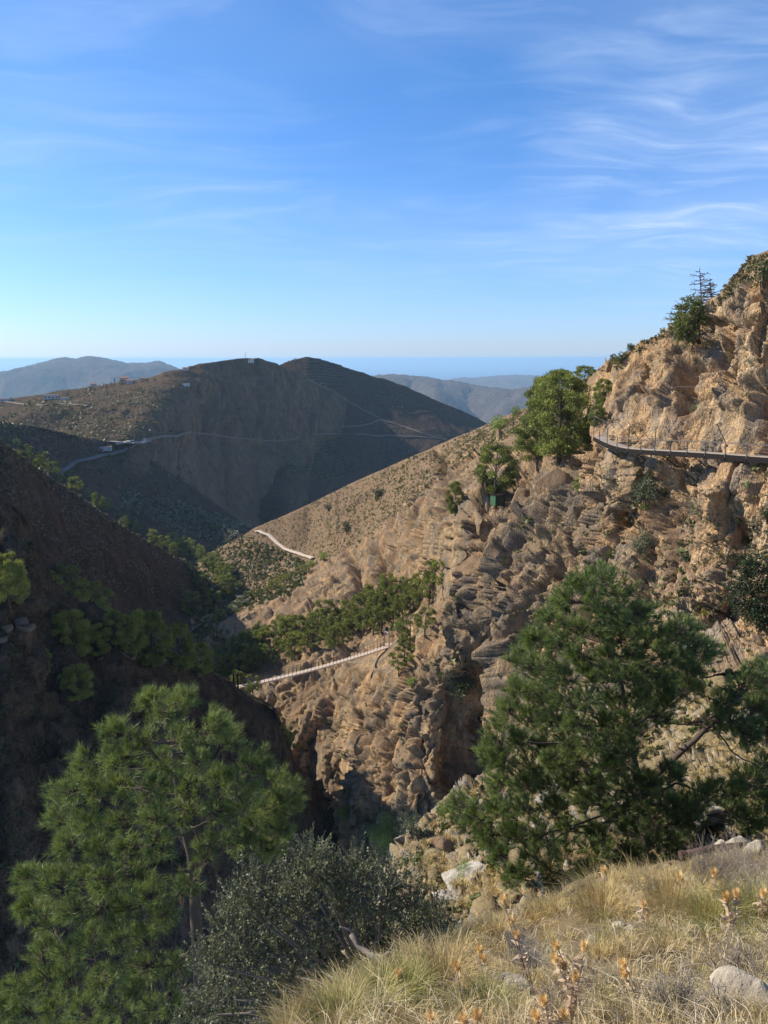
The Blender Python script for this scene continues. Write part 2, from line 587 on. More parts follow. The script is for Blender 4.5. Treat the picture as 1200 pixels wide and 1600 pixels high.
# ---- the sea and the far hills
m, nt, out = material('sea_water')
oc = node(nt, 'ShaderNodeTexCoord').outputs['Object']
bn = node(nt, 'ShaderNodeBump', inp={'Strength': 0.5, 'Distance': 3.0, 'Height': noise(nt, oc, 0.02, 5)})
bs = node(nt, 'ShaderNodeBsdfPrincipled', inp={'Base Color': (0.012, 0.06, 0.12, 1), 'Roughness': 0.35, 'IOR': 1.33, 'Normal': bn.outputs[0]})
nt.links.new(bs.outputs[0], out.inputs[0])
SEA_Z, SEA_R = -700.0, 110000.0
a = np.linspace(0, 2 * np.pi, 97)[:-1]
rr = [0.0, 2000, 8000, 20000, SEA_R]
sv = [np.zeros((1, 3))] + [np.stack([np.cos(a) * r_, np.sin(a) * r_, 0 * a], -1) for r_ in rr[1:]]
sv = np.concatenate(sv) + np.array([0, 0, SEA_Z])
sf = []
for k in range(3):
    for i in range(96):
        j = (i + 1) % 96
        sf.append((1 + k * 96 + i, 1 + (k + 1) * 96 + i, 1 + (k + 1) * 96 + j, 1 + k * 96 + j))
mk('sea', sv, np.array(sf), m)
tag(bpy.data.objects['sea'], kind='structure')

sheet('far_headland', [(560, 640, 13830), (640, 615, 13830), (690, 598, 13830), (718, 592, 13830), (745, 591, 13830), (775, 588, 13830), (802, 586, 13830), (828, 587, 13830), (852, 589, 13830), (880, 588, 13830), (915, 592, 13830), (990, 590, 13830), (1100, 600, 13830)],
      {560: [(690, 9576)], 690: [(625, 11970), (690, 9576)], 830: [(625, 11704), (690, 9310)], 1100: [(690, 9576)]}, 1.6, M_FAR, disp_hill(200, 2200, 22), (1800, 0.3, 8))
sheet('coastal_ridge', [(500, 600, 7125), (560, 589, 7068), (590, 588, 6982), (615, 587, 6897), (650, 590, 6840), (672, 592, 6783), (690, 597, 6697), (715, 598, 6640), (742, 604, 6555), (765, 608, 6498), (800, 612, 6441), (840, 611, 6412), (900, 622, 6355), (1000, 640, 6270)],
      {500: [(700, 4845)], 640: [(625, 6127), (700, 4987)], 682: [(625, 5757), (690, 4987)], 730: [(640, 6042), (700, 5415)], 790: [(650, 5586), (700, 4987)], 1000: [(700, 4987)]}, 1.6, M_FAR, disp_hill(150, 1100, 13), (1200, 0.4, 8))
sheet('bluish_hill', [(-160, 610, 8525), (-60, 592, 8525), (0, 583, 8456), (30, 576, 8353), (60, 570, 8285), (88, 563, 8184), (104, 562, 8184), (118, 564, 8184), (134, 560, 8184), (143, 560, 8184), (170, 565, 8184), (200, 571, 8115), (228, 570, 8047), (249, 568, 8012), (268, 574, 7979), (290, 583, 7944), (340, 600, 7944)],
      {-160: [(690, 5797)], 0: [(640, 6989), (700, 5797)], 60: [(630, 6683), (700, 5797)], 110: [(610, 7297), (690, 6138)], 180: [(620, 6820), (690, 5797)], 260: [(620, 7092), (690, 5966)], 340: [(690, 5966)]}, 1.6, M_FAR, disp_hill(230, 1500, 16), (500, 0.4, 8))

# ---- the broad hill with the white house, and the terraced peak behind it
sheet('terraced_peak', [(380, 590, 1130), (400, 585, 1130), (430, 575, 1135), (445, 567, 1135), (460, 562, 1139), (480, 558, 1141), (498, 561, 1146), (520, 568, 1158), (545, 577, 1169), (575, 588, 1186), (600, 595, 1197), (620, 601, 1209), (660, 617, 1231), (700, 634, 1254), (740, 652, 1276), (790, 680, 1299), (860, 700, 1322)],
      {380: [(700, 1016), (860, 858)], 440: [(620, 1084), (700, 1016), (860, 836)], 480: [(592, 1113), (620, 1101), (720, 1022), (860, 926)], 530: [(610, 1135), (660, 1090), (760, 1005), (860, 937)], 600: [(640, 1141), (690, 1079), (740, 1045), (860, 960)],
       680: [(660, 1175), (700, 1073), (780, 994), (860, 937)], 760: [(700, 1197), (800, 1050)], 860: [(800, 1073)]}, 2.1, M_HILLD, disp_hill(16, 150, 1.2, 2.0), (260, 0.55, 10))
sheet('broad_hill', [(-160, 636, 860), (-60, 632, 870), (0, 628, 870), (30, 624, 870), (80, 615, 865), (130, 608, 865), (165, 603, 865), (200, 598, 865), (235, 592, 865), (262, 584, 852), (290, 577, 870), (320, 570, 885), (350, 565, 905), (375, 562, 925), (405, 562, 950), (418, 566, 962), (440, 574, 990), (470, 586, 1020), (520, 610, 1080), (580, 650, 1180)],
      {-160: [(720, 620), (800, 560)], 0: [(660, 750), (720, 620), (800, 560)], 80: [(660, 730), (700, 645), (800, 560)], 165: [(650, 730), (692, 635), (760, 600), (860, 575)], 205: [(640, 745), (692, 640), (760, 610), (870, 585)],
       228: [(630, 760), (668, 680), (700, 655), (760, 640), (870, 600)], 262: [(612, 805), (640, 785), (700, 795), (780, 760), (870, 700)], 310: [(600, 850), (640, 872), (700, 868), (780, 830), (870, 750)], 350: [(600, 895), (640, 905), (700, 905), (800, 860), (870, 790)],
       400: [(620, 945), (700, 950), (800, 900), (870, 840)], 450: [(640, 985), (720, 985), (830, 930), (870, 900)], 520: [(680, 1060), (740, 1080), (850, 1060), (870, 1050)], 580: [(700, 1200), (870, 1150)]}, 2.1, M_HILL, disp_hill(15, 150, 1.1, 1.6), (260, 0.55, 10),
      rock=lambda p, n, px, py: np.full(len(px), 0.5))
sheet('shaded_spur', [(-160, 640, 500), (-60, 650, 520), (0, 660, 540), (60, 668, 560), (120, 682, 590), (170, 692, 615), (205, 704, 630), (250, 730, 640), (300, 762, 640), (350, 800, 630), (420, 850, 610)],
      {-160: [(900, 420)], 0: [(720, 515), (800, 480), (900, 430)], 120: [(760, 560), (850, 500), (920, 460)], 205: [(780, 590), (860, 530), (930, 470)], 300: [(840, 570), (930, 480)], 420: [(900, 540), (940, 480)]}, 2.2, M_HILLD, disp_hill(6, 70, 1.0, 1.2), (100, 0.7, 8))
# ---- near slope on the left, its wooded foot and the shaded gorge wall
sheet('shaded_slope', [(-160, 600, 250), (-60, 655, 262), (0, 692, 270), (30, 714, 285), (60, 737, 300), (90, 757, 315), (120, 778, 330), (160, 806, 350), (200, 832, 370), (230, 849, 385), (260, 866, 400), (290, 882, 415), (320, 905, 425), (345, 945, 430), (400, 990, 420)],
      {-160: [(800, 225), (1120, 190)], 0: [(800, 250), (950, 225), (1120, 205)], 60: [(900, 265), (1120, 235)], 120: [(900, 300), (1120, 255)], 200: [(950, 335), (1120, 280)], 260: [(960, 370), (1120, 300)], 320: [(960, 400), (1120, 320)], 400: [(1060, 350), (1120, 330)]},
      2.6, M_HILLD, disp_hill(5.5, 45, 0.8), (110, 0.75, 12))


def rock_left(p, n, px, py):
    return np.clip(0.75 + 0.4 * fbm(p / 14, 2), 0, 1)


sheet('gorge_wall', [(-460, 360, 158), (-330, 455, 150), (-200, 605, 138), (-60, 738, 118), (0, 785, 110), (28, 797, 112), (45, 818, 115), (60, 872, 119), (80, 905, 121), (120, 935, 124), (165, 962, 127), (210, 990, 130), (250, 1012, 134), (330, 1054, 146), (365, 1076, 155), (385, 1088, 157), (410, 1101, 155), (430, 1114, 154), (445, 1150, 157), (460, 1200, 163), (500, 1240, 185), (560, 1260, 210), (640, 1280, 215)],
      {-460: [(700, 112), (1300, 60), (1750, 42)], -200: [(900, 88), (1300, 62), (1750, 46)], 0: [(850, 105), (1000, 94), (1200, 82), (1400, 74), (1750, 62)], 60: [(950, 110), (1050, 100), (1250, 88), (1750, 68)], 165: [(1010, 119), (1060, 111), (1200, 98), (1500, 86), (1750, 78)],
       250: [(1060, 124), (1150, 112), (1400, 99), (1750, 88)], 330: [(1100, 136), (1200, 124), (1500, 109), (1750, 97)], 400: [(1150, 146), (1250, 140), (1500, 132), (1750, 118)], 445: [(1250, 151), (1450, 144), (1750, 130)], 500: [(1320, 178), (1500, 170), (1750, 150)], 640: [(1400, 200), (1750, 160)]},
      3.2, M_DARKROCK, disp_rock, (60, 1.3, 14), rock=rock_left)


# ---- the right-hand side: scrubby ridge, crags, pillar and the tall lit cliff
def rock_right(p, n, px, py):
    y_ = np.interp(px, [360, 480, 540, 620, 690, 730, 780, 860, 905, 935, 1400], [930, 885, 850, 800, 715, 700, 690, 700, 660, 560, 300])
    k = sstep(py, y_ - 14, y_ + 26)
    # soft ledges: the wooded bench by the bridge, sunny ledges between the crags
    b1 = np.exp(-((py - np.interp(px, [330, 480, 600, 690], [1040, 1000, 955, 925])) / 34) ** 2) * (px < 700)
    led = sstep(fbm(p / np.array([11, 11, 6.0]), 3), 0.12, 0.4) * 0.75 * (px < 960)
    k = k * (1 - 0.7 * b1) * (1 - led)
    calm = sstep(fbm(p / 13 + 3, 2), -0.05, 0.35) * sstep(px, 700, 900)
    return np.clip(k * (1 - 0.62 * calm) + 0.18 * fbm(p / 9, 3), 0.0, 1)


# clefts and hollows that the photograph shows: x, y0, y1, half width (px), lean, depth (m)
CLEFT = [(1100, 500, 575, 26, 0.1, 3.2), (1070, 560, 640, 9, -0.1, 2.6), (1047, 712, 815, 11, 0.02, 4.0), (1046, 815, 905, 8, 0.14, 3.4), (1120, 715, 745, 7, 0, 2.6), (957, 752, 812, 12, 0.25, 2.8), (1150, 815, 850, 9, 0.2, 3.0),
         (985, 790, 850, 9, 0.3, 2.4), (735, 785, 880, 20, -0.05, 4.5), (820, 720, 760, 22, 0, 2.5), (690, 700, 800, 9, 0.12, 5.0), (905, 690, 730, 12, 0, 2.4), (1190, 600, 700, 8, 0.1, 2.4), (870, 880, 950, 12, 0.15, 3.0),
         (600, 860, 930, 7, 0.3, 4.0), (560, 860, 950, 8, 0.35, 4.0), (640, 800, 860, 8, 0.2, 3.5), (1000, 905, 960, 9, 0.2, 3.0), (770, 880, 960, 9, 0.1, 3.5), (640, 1060, 1110, 7, 0.1, 3.0), (560, 1110, 1140, 9, 0, 3.0),
         (600, 1130, 1240, 7, 0.06, 3.4), (575, 1180, 1290, 6, -0.02, 3.0), (655, 1110, 1260, 7, 0.03, 3.2), (700, 1060, 1240, 16, 0.05, 3.4), (1160, 450, 520, 9, 0.5, 2.2), (1010, 560, 610, 10, 0.1, 2.2), (925, 780, 860, 8, 0.1, 2.6)]


def disp_ridge(p, n, px, py, t, rk):
    v = disp_rock(p, n, px, py, t, rk)
    v = v * (1 + 0.4 * sstep(px, 680, 730) * (1 - sstep(px, 900, 960)) * sstep(py, 760, 800))[:, None]
    # an old ditch running down the scrubby ridge
    u_ = np.clip((px - 512) / 92, 0, 1)
    gd = np.exp(-((py - (816 - 62 * u_) + 3 * perlin(p / 3)) / 3.2) ** 2) * sstep(px, 510, 520) * (1 - sstep(px, 596, 606)) * (t > 0)
    v = v - n * (1.9 * gd)[:, None]
    wob = 7 * perlin(p / 4.0) + 4 * perlin(p / 1.5)
    for cx, y0, y1, w_, lean, dep in CLEFT:
        m = (np.abs(px - cx) < 5 * w_ + 40) & (py > y0 - 30) & (py < y1 + 30) & (t > 0)
        if m.any():
            dep *= 1.4
            g = np.exp(-((px[m] - cx - lean * (py[m] - (y0 + y1) / 2) + wob[m]) / w_) ** 2) * sstep(py[m], y0 - 12, y0 + 8) * (1 - sstep(py[m], y1 - 15, y1 + 15))
            v[m] -= n[m] * (dep * g)[:, None]
    # nothing bulges into the walkway
    s = (v * n).sum(1)
    wk = sstep(px, 925, 945) * sstep(py, 630, 660) * (1 - sstep(py, np.interp(px, [1050, 1150], [716, 745]), np.interp(px, [1050, 1150], [730, 775]))) * (t > 0)
    wb = sstep(px, 540, 570) * (1 - sstep(px, 640, 670)) * sstep(py, 965, 985) * (1 - sstep(py, 1040, 1060)) * (t > 0)
    return v - n * (np.maximum(0, s - 0.3) * np.maximum(wk, wb))[:, None]


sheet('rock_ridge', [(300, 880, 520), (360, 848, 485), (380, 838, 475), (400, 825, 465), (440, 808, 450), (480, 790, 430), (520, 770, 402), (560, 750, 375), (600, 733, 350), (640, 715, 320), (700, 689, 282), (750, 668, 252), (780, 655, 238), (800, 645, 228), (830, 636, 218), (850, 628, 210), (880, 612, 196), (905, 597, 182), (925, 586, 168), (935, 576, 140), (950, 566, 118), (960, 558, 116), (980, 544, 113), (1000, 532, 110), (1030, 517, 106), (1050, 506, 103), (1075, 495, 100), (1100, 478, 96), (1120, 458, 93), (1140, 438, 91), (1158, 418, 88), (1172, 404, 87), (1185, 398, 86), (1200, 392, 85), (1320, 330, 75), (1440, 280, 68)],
      {300: [(930, 440), (1010, 300), (1060, 240), (1120, 215), (1300, 205)],
       360: [(900, 435), (950, 405), (972, 300), (1010, 262), (1060, 228), (1090, 215), (1150, 205), (1350, 200)],
       420: [(880, 432), (915, 400), (938, 305), (1000, 258), (1050, 226), (1090, 208), (1150, 200), (1350, 195)],
       480: [(860, 412), (885, 380), (908, 310), (960, 264), (1010, 230), (1050, 211), (1120, 196), (1220, 190), (1350, 188)],
       528: [(850, 355), (900, 296), (950, 258), (1000, 228), (1040, 210), (1100, 192), (1180, 180), (1220, 184), (1350, 180)],
       552: [(840, 340), (900, 282), (950, 248), (1000, 220), (1040, 202), (1100, 180), (1180, 160), (1240, 150), (1350, 146)],
       600: [(800, 310), (860, 278), (920, 245), (975, 216), (1005, 202), (1022, 186), (1100, 164), (1200, 145), (1350, 136)],
       650: [(760, 282), (820, 248), (880, 222), (940, 206), (995, 186), (1018, 162), (1060, 150), (1200, 136), (1350, 128)],
       690: [(740, 250), (775, 225), (815, 196), (860, 182), (940, 172), (1000, 150), (1100, 141), (1200, 137), (1350, 129)],
       712: [(720, 232), (770, 178), (800, 152), (860, 147), (940, 142), (990, 138), (1040, 139), (1120, 145), (1220, 146), (1350, 128)],
       745: [(710, 208), (750, 160), (788, 136), (830, 136), (900, 134), (980, 131), (1040, 138), (1120, 150), (1220, 151), (1350, 126)],
       778: [(700, 190), (750, 152), (790, 136), (840, 130), (900, 126), (960, 120), (1010, 132), (1100, 156), (1200, 154), (1350, 124)],
       800: [(700, 176), (760, 142), (800, 132), (860, 122), (930, 112), (990, 106), (1100, 104), (1200, 102), (1230, 98)],
       850: [(680, 162), (730, 140), (780, 124), (850, 112), (950, 101), (1050, 93), (1200, 86), (1190, 82)],
       900: [(650, 152), (700, 130), (750, 114), (850, 103), (950, 93), (1060, 85), (1200, 80), (1150, 76)],
       930: [(620, 134), (660, 106), (700, 100), (760, 99), (850, 95), (950, 87), (1060, 79), (1130, 70)],
       960: [(620, 105), (684, 99), (703, 95), (712, 94), (800, 95), (900, 88), (1000, 80), (1110, 66)],
       1000: [(620, 100), (690, 93), (704, 90), (714, 89), (800, 90), (900, 83), (1000, 73), (1090, 60)],
       1060: [(600, 93), (695, 86), (710, 83), (800, 82), (900, 77), (1000, 68), (1070, 56)],
       1140: [(560, 83), (700, 77), (716, 74), (800, 73), (900, 70), (985, 67), (1050, 54)],
       1200: [(560, 78), (705, 71), (720, 69), (800, 68), (900, 66), (975, 64), (1040, 52)],
       1440: [(560, 62), (705, 58), (720, 56), (800, 56), (900, 54), (960, 52), (1010, 46)]},
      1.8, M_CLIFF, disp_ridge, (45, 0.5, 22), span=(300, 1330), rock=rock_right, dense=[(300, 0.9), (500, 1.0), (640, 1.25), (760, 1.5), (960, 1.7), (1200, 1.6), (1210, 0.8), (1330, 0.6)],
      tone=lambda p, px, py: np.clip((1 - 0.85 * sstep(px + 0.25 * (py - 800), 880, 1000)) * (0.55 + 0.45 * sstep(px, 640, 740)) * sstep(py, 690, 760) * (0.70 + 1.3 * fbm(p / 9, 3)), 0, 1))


def rock_slope(p, n, px, py):
    return np.clip(0.62 + 0.8 * fbm(p / np.array([5, 5, 3.0]) + 4, 3), 0, 1)


def disp_slope(p, n, px, py, t, rk):
    q = p @ np.array(Matrix.Rotation(R(32), 3, 'Y')).T        # tilted beds
    wp = q + 0.35 * np.stack([perlin(p), perlin(p + 9), perlin(p + 21)], -1)
    k = sstep(rk, 0.25, 0.6)
    d = 1.0 * fbm(p / 7, 3) + 0.95 * k * blocks(wp, 2.4, (0.5, 0.6, 2.0), 0.8) * fit(2) + 0.5 * k * blocks(wp + 3, 0.9, (0.5, 0.6, 1.8), 0.9) * fit(0.9) + 0.16 * (0.3 + k) * blocks(wp + 9, 0.35, (0.6, 0.6, 1.5), 1.0) * fit(0.4) + 0.10 * fbm(p / 0.4, 3, ridged=True) * fit(0.3)
    return n * d[:, None]


sheet('stony_slope', [(540, 1560, 20), (580, 1470, 26), (600, 1400, 34), (622, 1345, 42), (640, 1318, 45), (665, 1285, 49), (700, 1255, 52), (740, 1222, 55), (780, 1192, 57), (850, 1135, 60), (950, 1065, 64), (1050, 1012, 67), (1120, 988, 69), (1200, 968, 70), (1440, 920, 70)],
      {540: [(1700, 13)], 600: [(1500, 24), (1700, 13)], 622: [(1420, 32), (1520, 20), (1700, 13)], 700: [(1340, 38), (1420, 27), (1520, 17), (1700, 11)], 780: [(1280, 45), (1380, 29), (1460, 20), (1700, 11)], 850: [(1280, 40), (1370, 26), (1450, 18), (1700, 11)],
       950: [(1200, 45), (1290, 29), (1380, 20), (1700, 10)], 1050: [(1150, 47), (1290, 27), (1370, 20), (1700, 10)], 1120: [(1150, 44), (1290, 26), (1380, 19), (1700, 10)], 1200: [(1150, 42), (1290, 25), (1360, 19), (1700, 10)], 1440: [(1150, 36), (1290, 22), (1700, 10)]},
      2.3, M_SLOPE, disp_slope, (8, 1.4, 14), rock=rock_slope)


def disp_bank(p, n, px, py, t, rk):
    d = 0.35 * fbm(p / 2.2, 3) + 0.12 * rk * blocks(p, 0.5, (0.8, 0.8, 1.6), 0.8) * fit(0.4) + 0.05 * fbm(p / 0.16, 3, ridged=True) * fit(0.1)
    return n * d[:, None]


sheet('grassy_bank', [(300, 1740, 3.6), (380, 1690, 4.2), (460, 1628, 5.0), (560, 1554, 6.2), (640, 1508, 7.6), (700, 1480, 9), (760, 1452, 10.4), (850, 1416, 12), (940, 1374, 13.4), (1000, 1362, 14), (1060, 1356, 14.5), (1130, 1340, 15.4), (1200, 1322, 16.2), (1440, 1270, 18)],
      {300: [(1790, 3.2)], 460: [(1790, 3.2)], 560: [(1620, 4.2), (1790, 3.0)], 640: [(1560, 5.2), (1790, 2.9)], 760: [(1500, 6.9), (1600, 4.5), (1790, 2.8)], 850: [(1500, 7.2), (1600, 4.5), (1790, 2.7)], 940: [(1450, 8.8), (1600, 4.4), (1790, 2.7)],
       1060: [(1450, 8.4), (1600, 4.3), (1790, 2.6)], 1200: [(1450, 8.0), (1600, 4.2), (1790, 2.6)], 1440: [(1450, 7.5), (1600, 4.0), (1790, 2.6)]},
      3.0, M_BANK, disp_bank, (2.5, 1.6, 26), rock=lambda p, n, px, py: np.clip(0.4 + 0.8 * fbm(p / 1.1, 3), 0, 1))

# close the pinholes of the look-up of what is seen
for _ in range(2):
    nb_ = np.stack([np.roll(np.roll(ZB, a_, 0), b_, 1) for a_ in (-1, 0, 1) for b_ in (-1, 0, 1) if (a_, b_) != (0, 0)])
    mn = nb_.min(0)
    hole = (ZB > 1.12 * mn) & ((nb_ < 1.12 * mn).sum(0) >= 5)
    for q_, (a_, b_) in enumerate([(a_, b_) for a_ in (-1, 0, 1) for b_ in (-1, 0, 1) if (a_, b_) != (0, 0)]):
        m_ = hole & (nb_[q_] == mn)
        ZP[m_] = np.roll(np.roll(ZP, a_, 0), b_, 1)[m_]
        ZB[m_] = mn[m_]

# ---- the air: one closed box of thin even haze round everything below the sky
HAZE = 5.0e-5
m, nt, out = material('thin_haze')
vol = node(nt, 'ShaderNodeVolumePrincipled', inp={'Color': (0.48, 0.75, 1.0, 1), 'Density': HAZE, 'Anisotropy': 0.2})
nt.links.new(vol.outputs[0], out.inputs['Volume'])
mb = MB()
mb.box((0, 0, (SEA_Z - 1 + 28) / 2), (230000, 230000, 28 - SEA_Z + 1))
tag(mb.build('haze', m), kind='stuff')

# ------------------------------------------------------------------ foliage


def leaf_mat(name, dark, light, scale=1.5, trans=0.35, tcol=None, objvar=0.35, rough=0.5, spec=0.25):
    m, nt, out = material(name)
    tcn = node(nt, 'ShaderNodeTexCoord')
    oi = node(nt, 'ShaderNodeObjectInfo')
    n = noise(nt, tcn.outputs['Object'], scale, 4, 0.7)
    f = mth(nt, 'ADD', ramp(nt, n, [(0.32, 0), (0.68, 1)]), mth(nt, 'MULTIPLY', mth(nt, 'SUBTRACT', oi.outputs['Random'], 0.5), objvar * 2), clamp=True)
    c = mix(nt, f, dark, light)
    d = node(nt, 'ShaderNodeBsdfPrincipled', inp={'Base Color': c, 'Roughness': rough, 'Specular IOR Level': spec})
    t = node(nt, 'ShaderNodeBsdfTranslucent', inp={0: mix(nt, 1.0, c, tcol or (1.5, 1.5, 0.7), 'MULTIPLY')})
    mx = node(nt, 'ShaderNodeMixShader', inp={0: trans, 1: d.outputs[0], 2: t.outputs[0]})
    nt.links.new(mx.outputs[0], out.inputs[0])
    return m


M_NEEDLE = leaf_mat('pine_needles', (0.034, 0.052, 0.018), (0.195, 0.235, 0.070), 3.4, 0.24, (1.35, 1.4, 0.7), rough=0.45, spec=0.35)
M_NEEDLE_LIT = leaf_mat('pine_needles_lit', (0.070, 0.100, 0.034), (0.300, 0.345, 0.115), 2.6, 0.34, (1.35, 1.4, 0.7), rough=0.45, spec=0.35)  # same needles, colour raised as if lit, since the crown is seen shaded
M_PINE = leaf_mat('pine_crown', (0.055, 0.080, 0.024), (0.26, 0.285, 0.075), 5.0, 0.25, (1.4, 1.35, 0.6), objvar=0.3)
M_OAK = leaf_mat('oak_leaves', (0.075, 0.085, 0.040), (0.26, 0.27, 0.145), 2.5, 0.2, (1.2, 1.3, 0.8), rough=0.5, spec=0.35)
M_DARKLEAF = leaf_mat('dark_leaves', (0.030, 0.045, 0.020), (0.075, 0.095, 0.042), 3.0, 0.2)
M_OLIVE = leaf_mat('olive_leaves', (0.070, 0.064, 0.045), (0.145, 0.130, 0.095), 0.02, 0.2)
M_SCRUB = leaf_mat('scrub_leaves', (0.10, 0.085, 0.045), (0.22, 0.19, 0.10), 0.6, 0.15)
M_GREENSCRUB = leaf_mat('green_scrub_leaves', (0.055, 0.065, 0.025), (0.15, 0.16, 0.05), 0.4, 0.2)
M_GRASS = leaf_mat('dry_grass', (0.33, 0.245, 0.11), (0.76, 0.61, 0.28), 4.0, 0.35, (1.1, 1.0, 0.8))
M_GRASSG = leaf_mat('greenish_grass', (0.26, 0.25, 0.09), (0.50, 0.44, 0.18), 2.0, 0.35, (1.1, 1.1, 0.7))
M_STRAW = leaf_mat('dead_twigs', (0.22, 0.18, 0.14), (0.40, 0.34, 0.27), 4.0, 0.1, (1, 1, 1))
M_THISTLE = leaf_mat('dry_thistle_leaf', (0.34, 0.24, 0.15), (0.66, 0.52, 0.36), 9.0, 0.3, (1.1, 1, 0.9))
M_THHEAD = leaf_mat('thistle_head', (0.46, 0.30, 0.12), (0.80, 0.60, 0.30), 40.0, 0.3, (1.1, 1, 0.8))
M_BARK = plain('pine_bark', (0.075, 0.055, 0.042), 0.9, 0, 0.4, 9)
M_GREYBARK = plain('grey_bark', (0.15, 0.13, 0.11), 0.9, 0, 0.35, 14)
M_DEAD = plain('dead_wood', (0.10, 0.072, 0.058), 0.9, 0, 0.3, 6)


def unit(v):
    return v / (np.linalg.norm(v, axis=-1, keepdims=True) + 1e-9)


def spikes(base, dirs, length, width):
    """thin pointed triangles"""
    n = len(base)
    side = unit(np.cross(dirs, RNG.normal(size=(n, 3)))) * (np.asarray(width).reshape(-1, 1) / 2)
    tip = base + dirs * np.asarray(length).reshape(-1, 1)
    v = np.stack([base - side, base + side, tip], 1).reshape(-1, 3)
    return v, np.arange(3 * n).reshape(-1, 3)


def merge(parts):
    vs, fs, n = [], [], 0
    for v, f in parts:
        vs.append(v)
        fs.append(np.asarray(f) + n)
        n += len(v)
    return np.concatenate(vs), np.concatenate(fs)


def quads2tris(f):
    f = np.asarray(f)
    return np.concatenate([f[:, [0, 1, 2]], f[:, [0, 2, 3]]])


def many_tubes(A, B, Cc, r0, r1, n=3):
    """thin bent twigs A -> B -> C, all in one array"""
    N = len(A)
    P3 = np.stack([A, B, Cc], 1)
    t = unit(Cc - A)
    a = unit(np.cross(t, RNG.normal(size=(N, 3))))
    b = np.cross(t, a)
    rad = np.stack([np.broadcast_to(r0, N), np.broadcast_to((np.asarray(r0) + r1) / 2, N), np.broadcast_to(r1, N)], 1)
    ang = np.arange(n) / n * 2 * np.pi
    v = P3[:, :, None] + rad[:, :, None, None] * (a[:, None, None] * np.cos(ang)[None, None, :, None] + b[:, None, None] * np.sin(ang)[None, None, :, None])
    base = np.arange(N)[:, None, None] * 3 * n
    j = np.arange(n)
    q = []
    for s in (0, 1):
        q.append(np.stack([s * n + j, s * n + (j + 1) % n, (s + 1) * n + (j + 1) % n, (s + 1) * n + j], -1))
    q = np.concatenate(q)[None] + base
    return v.reshape(-1, 3), quads2tris(q.reshape(-1, 4))


def bez(a, b, c, n=7):
    t = np.linspace(0, 1, n)[:, None]
    return (1 - t) ** 2 * np.asarray(a) + 2 * t * (1 - t) * np.asarray(b) + t * t * np.asarray(c)


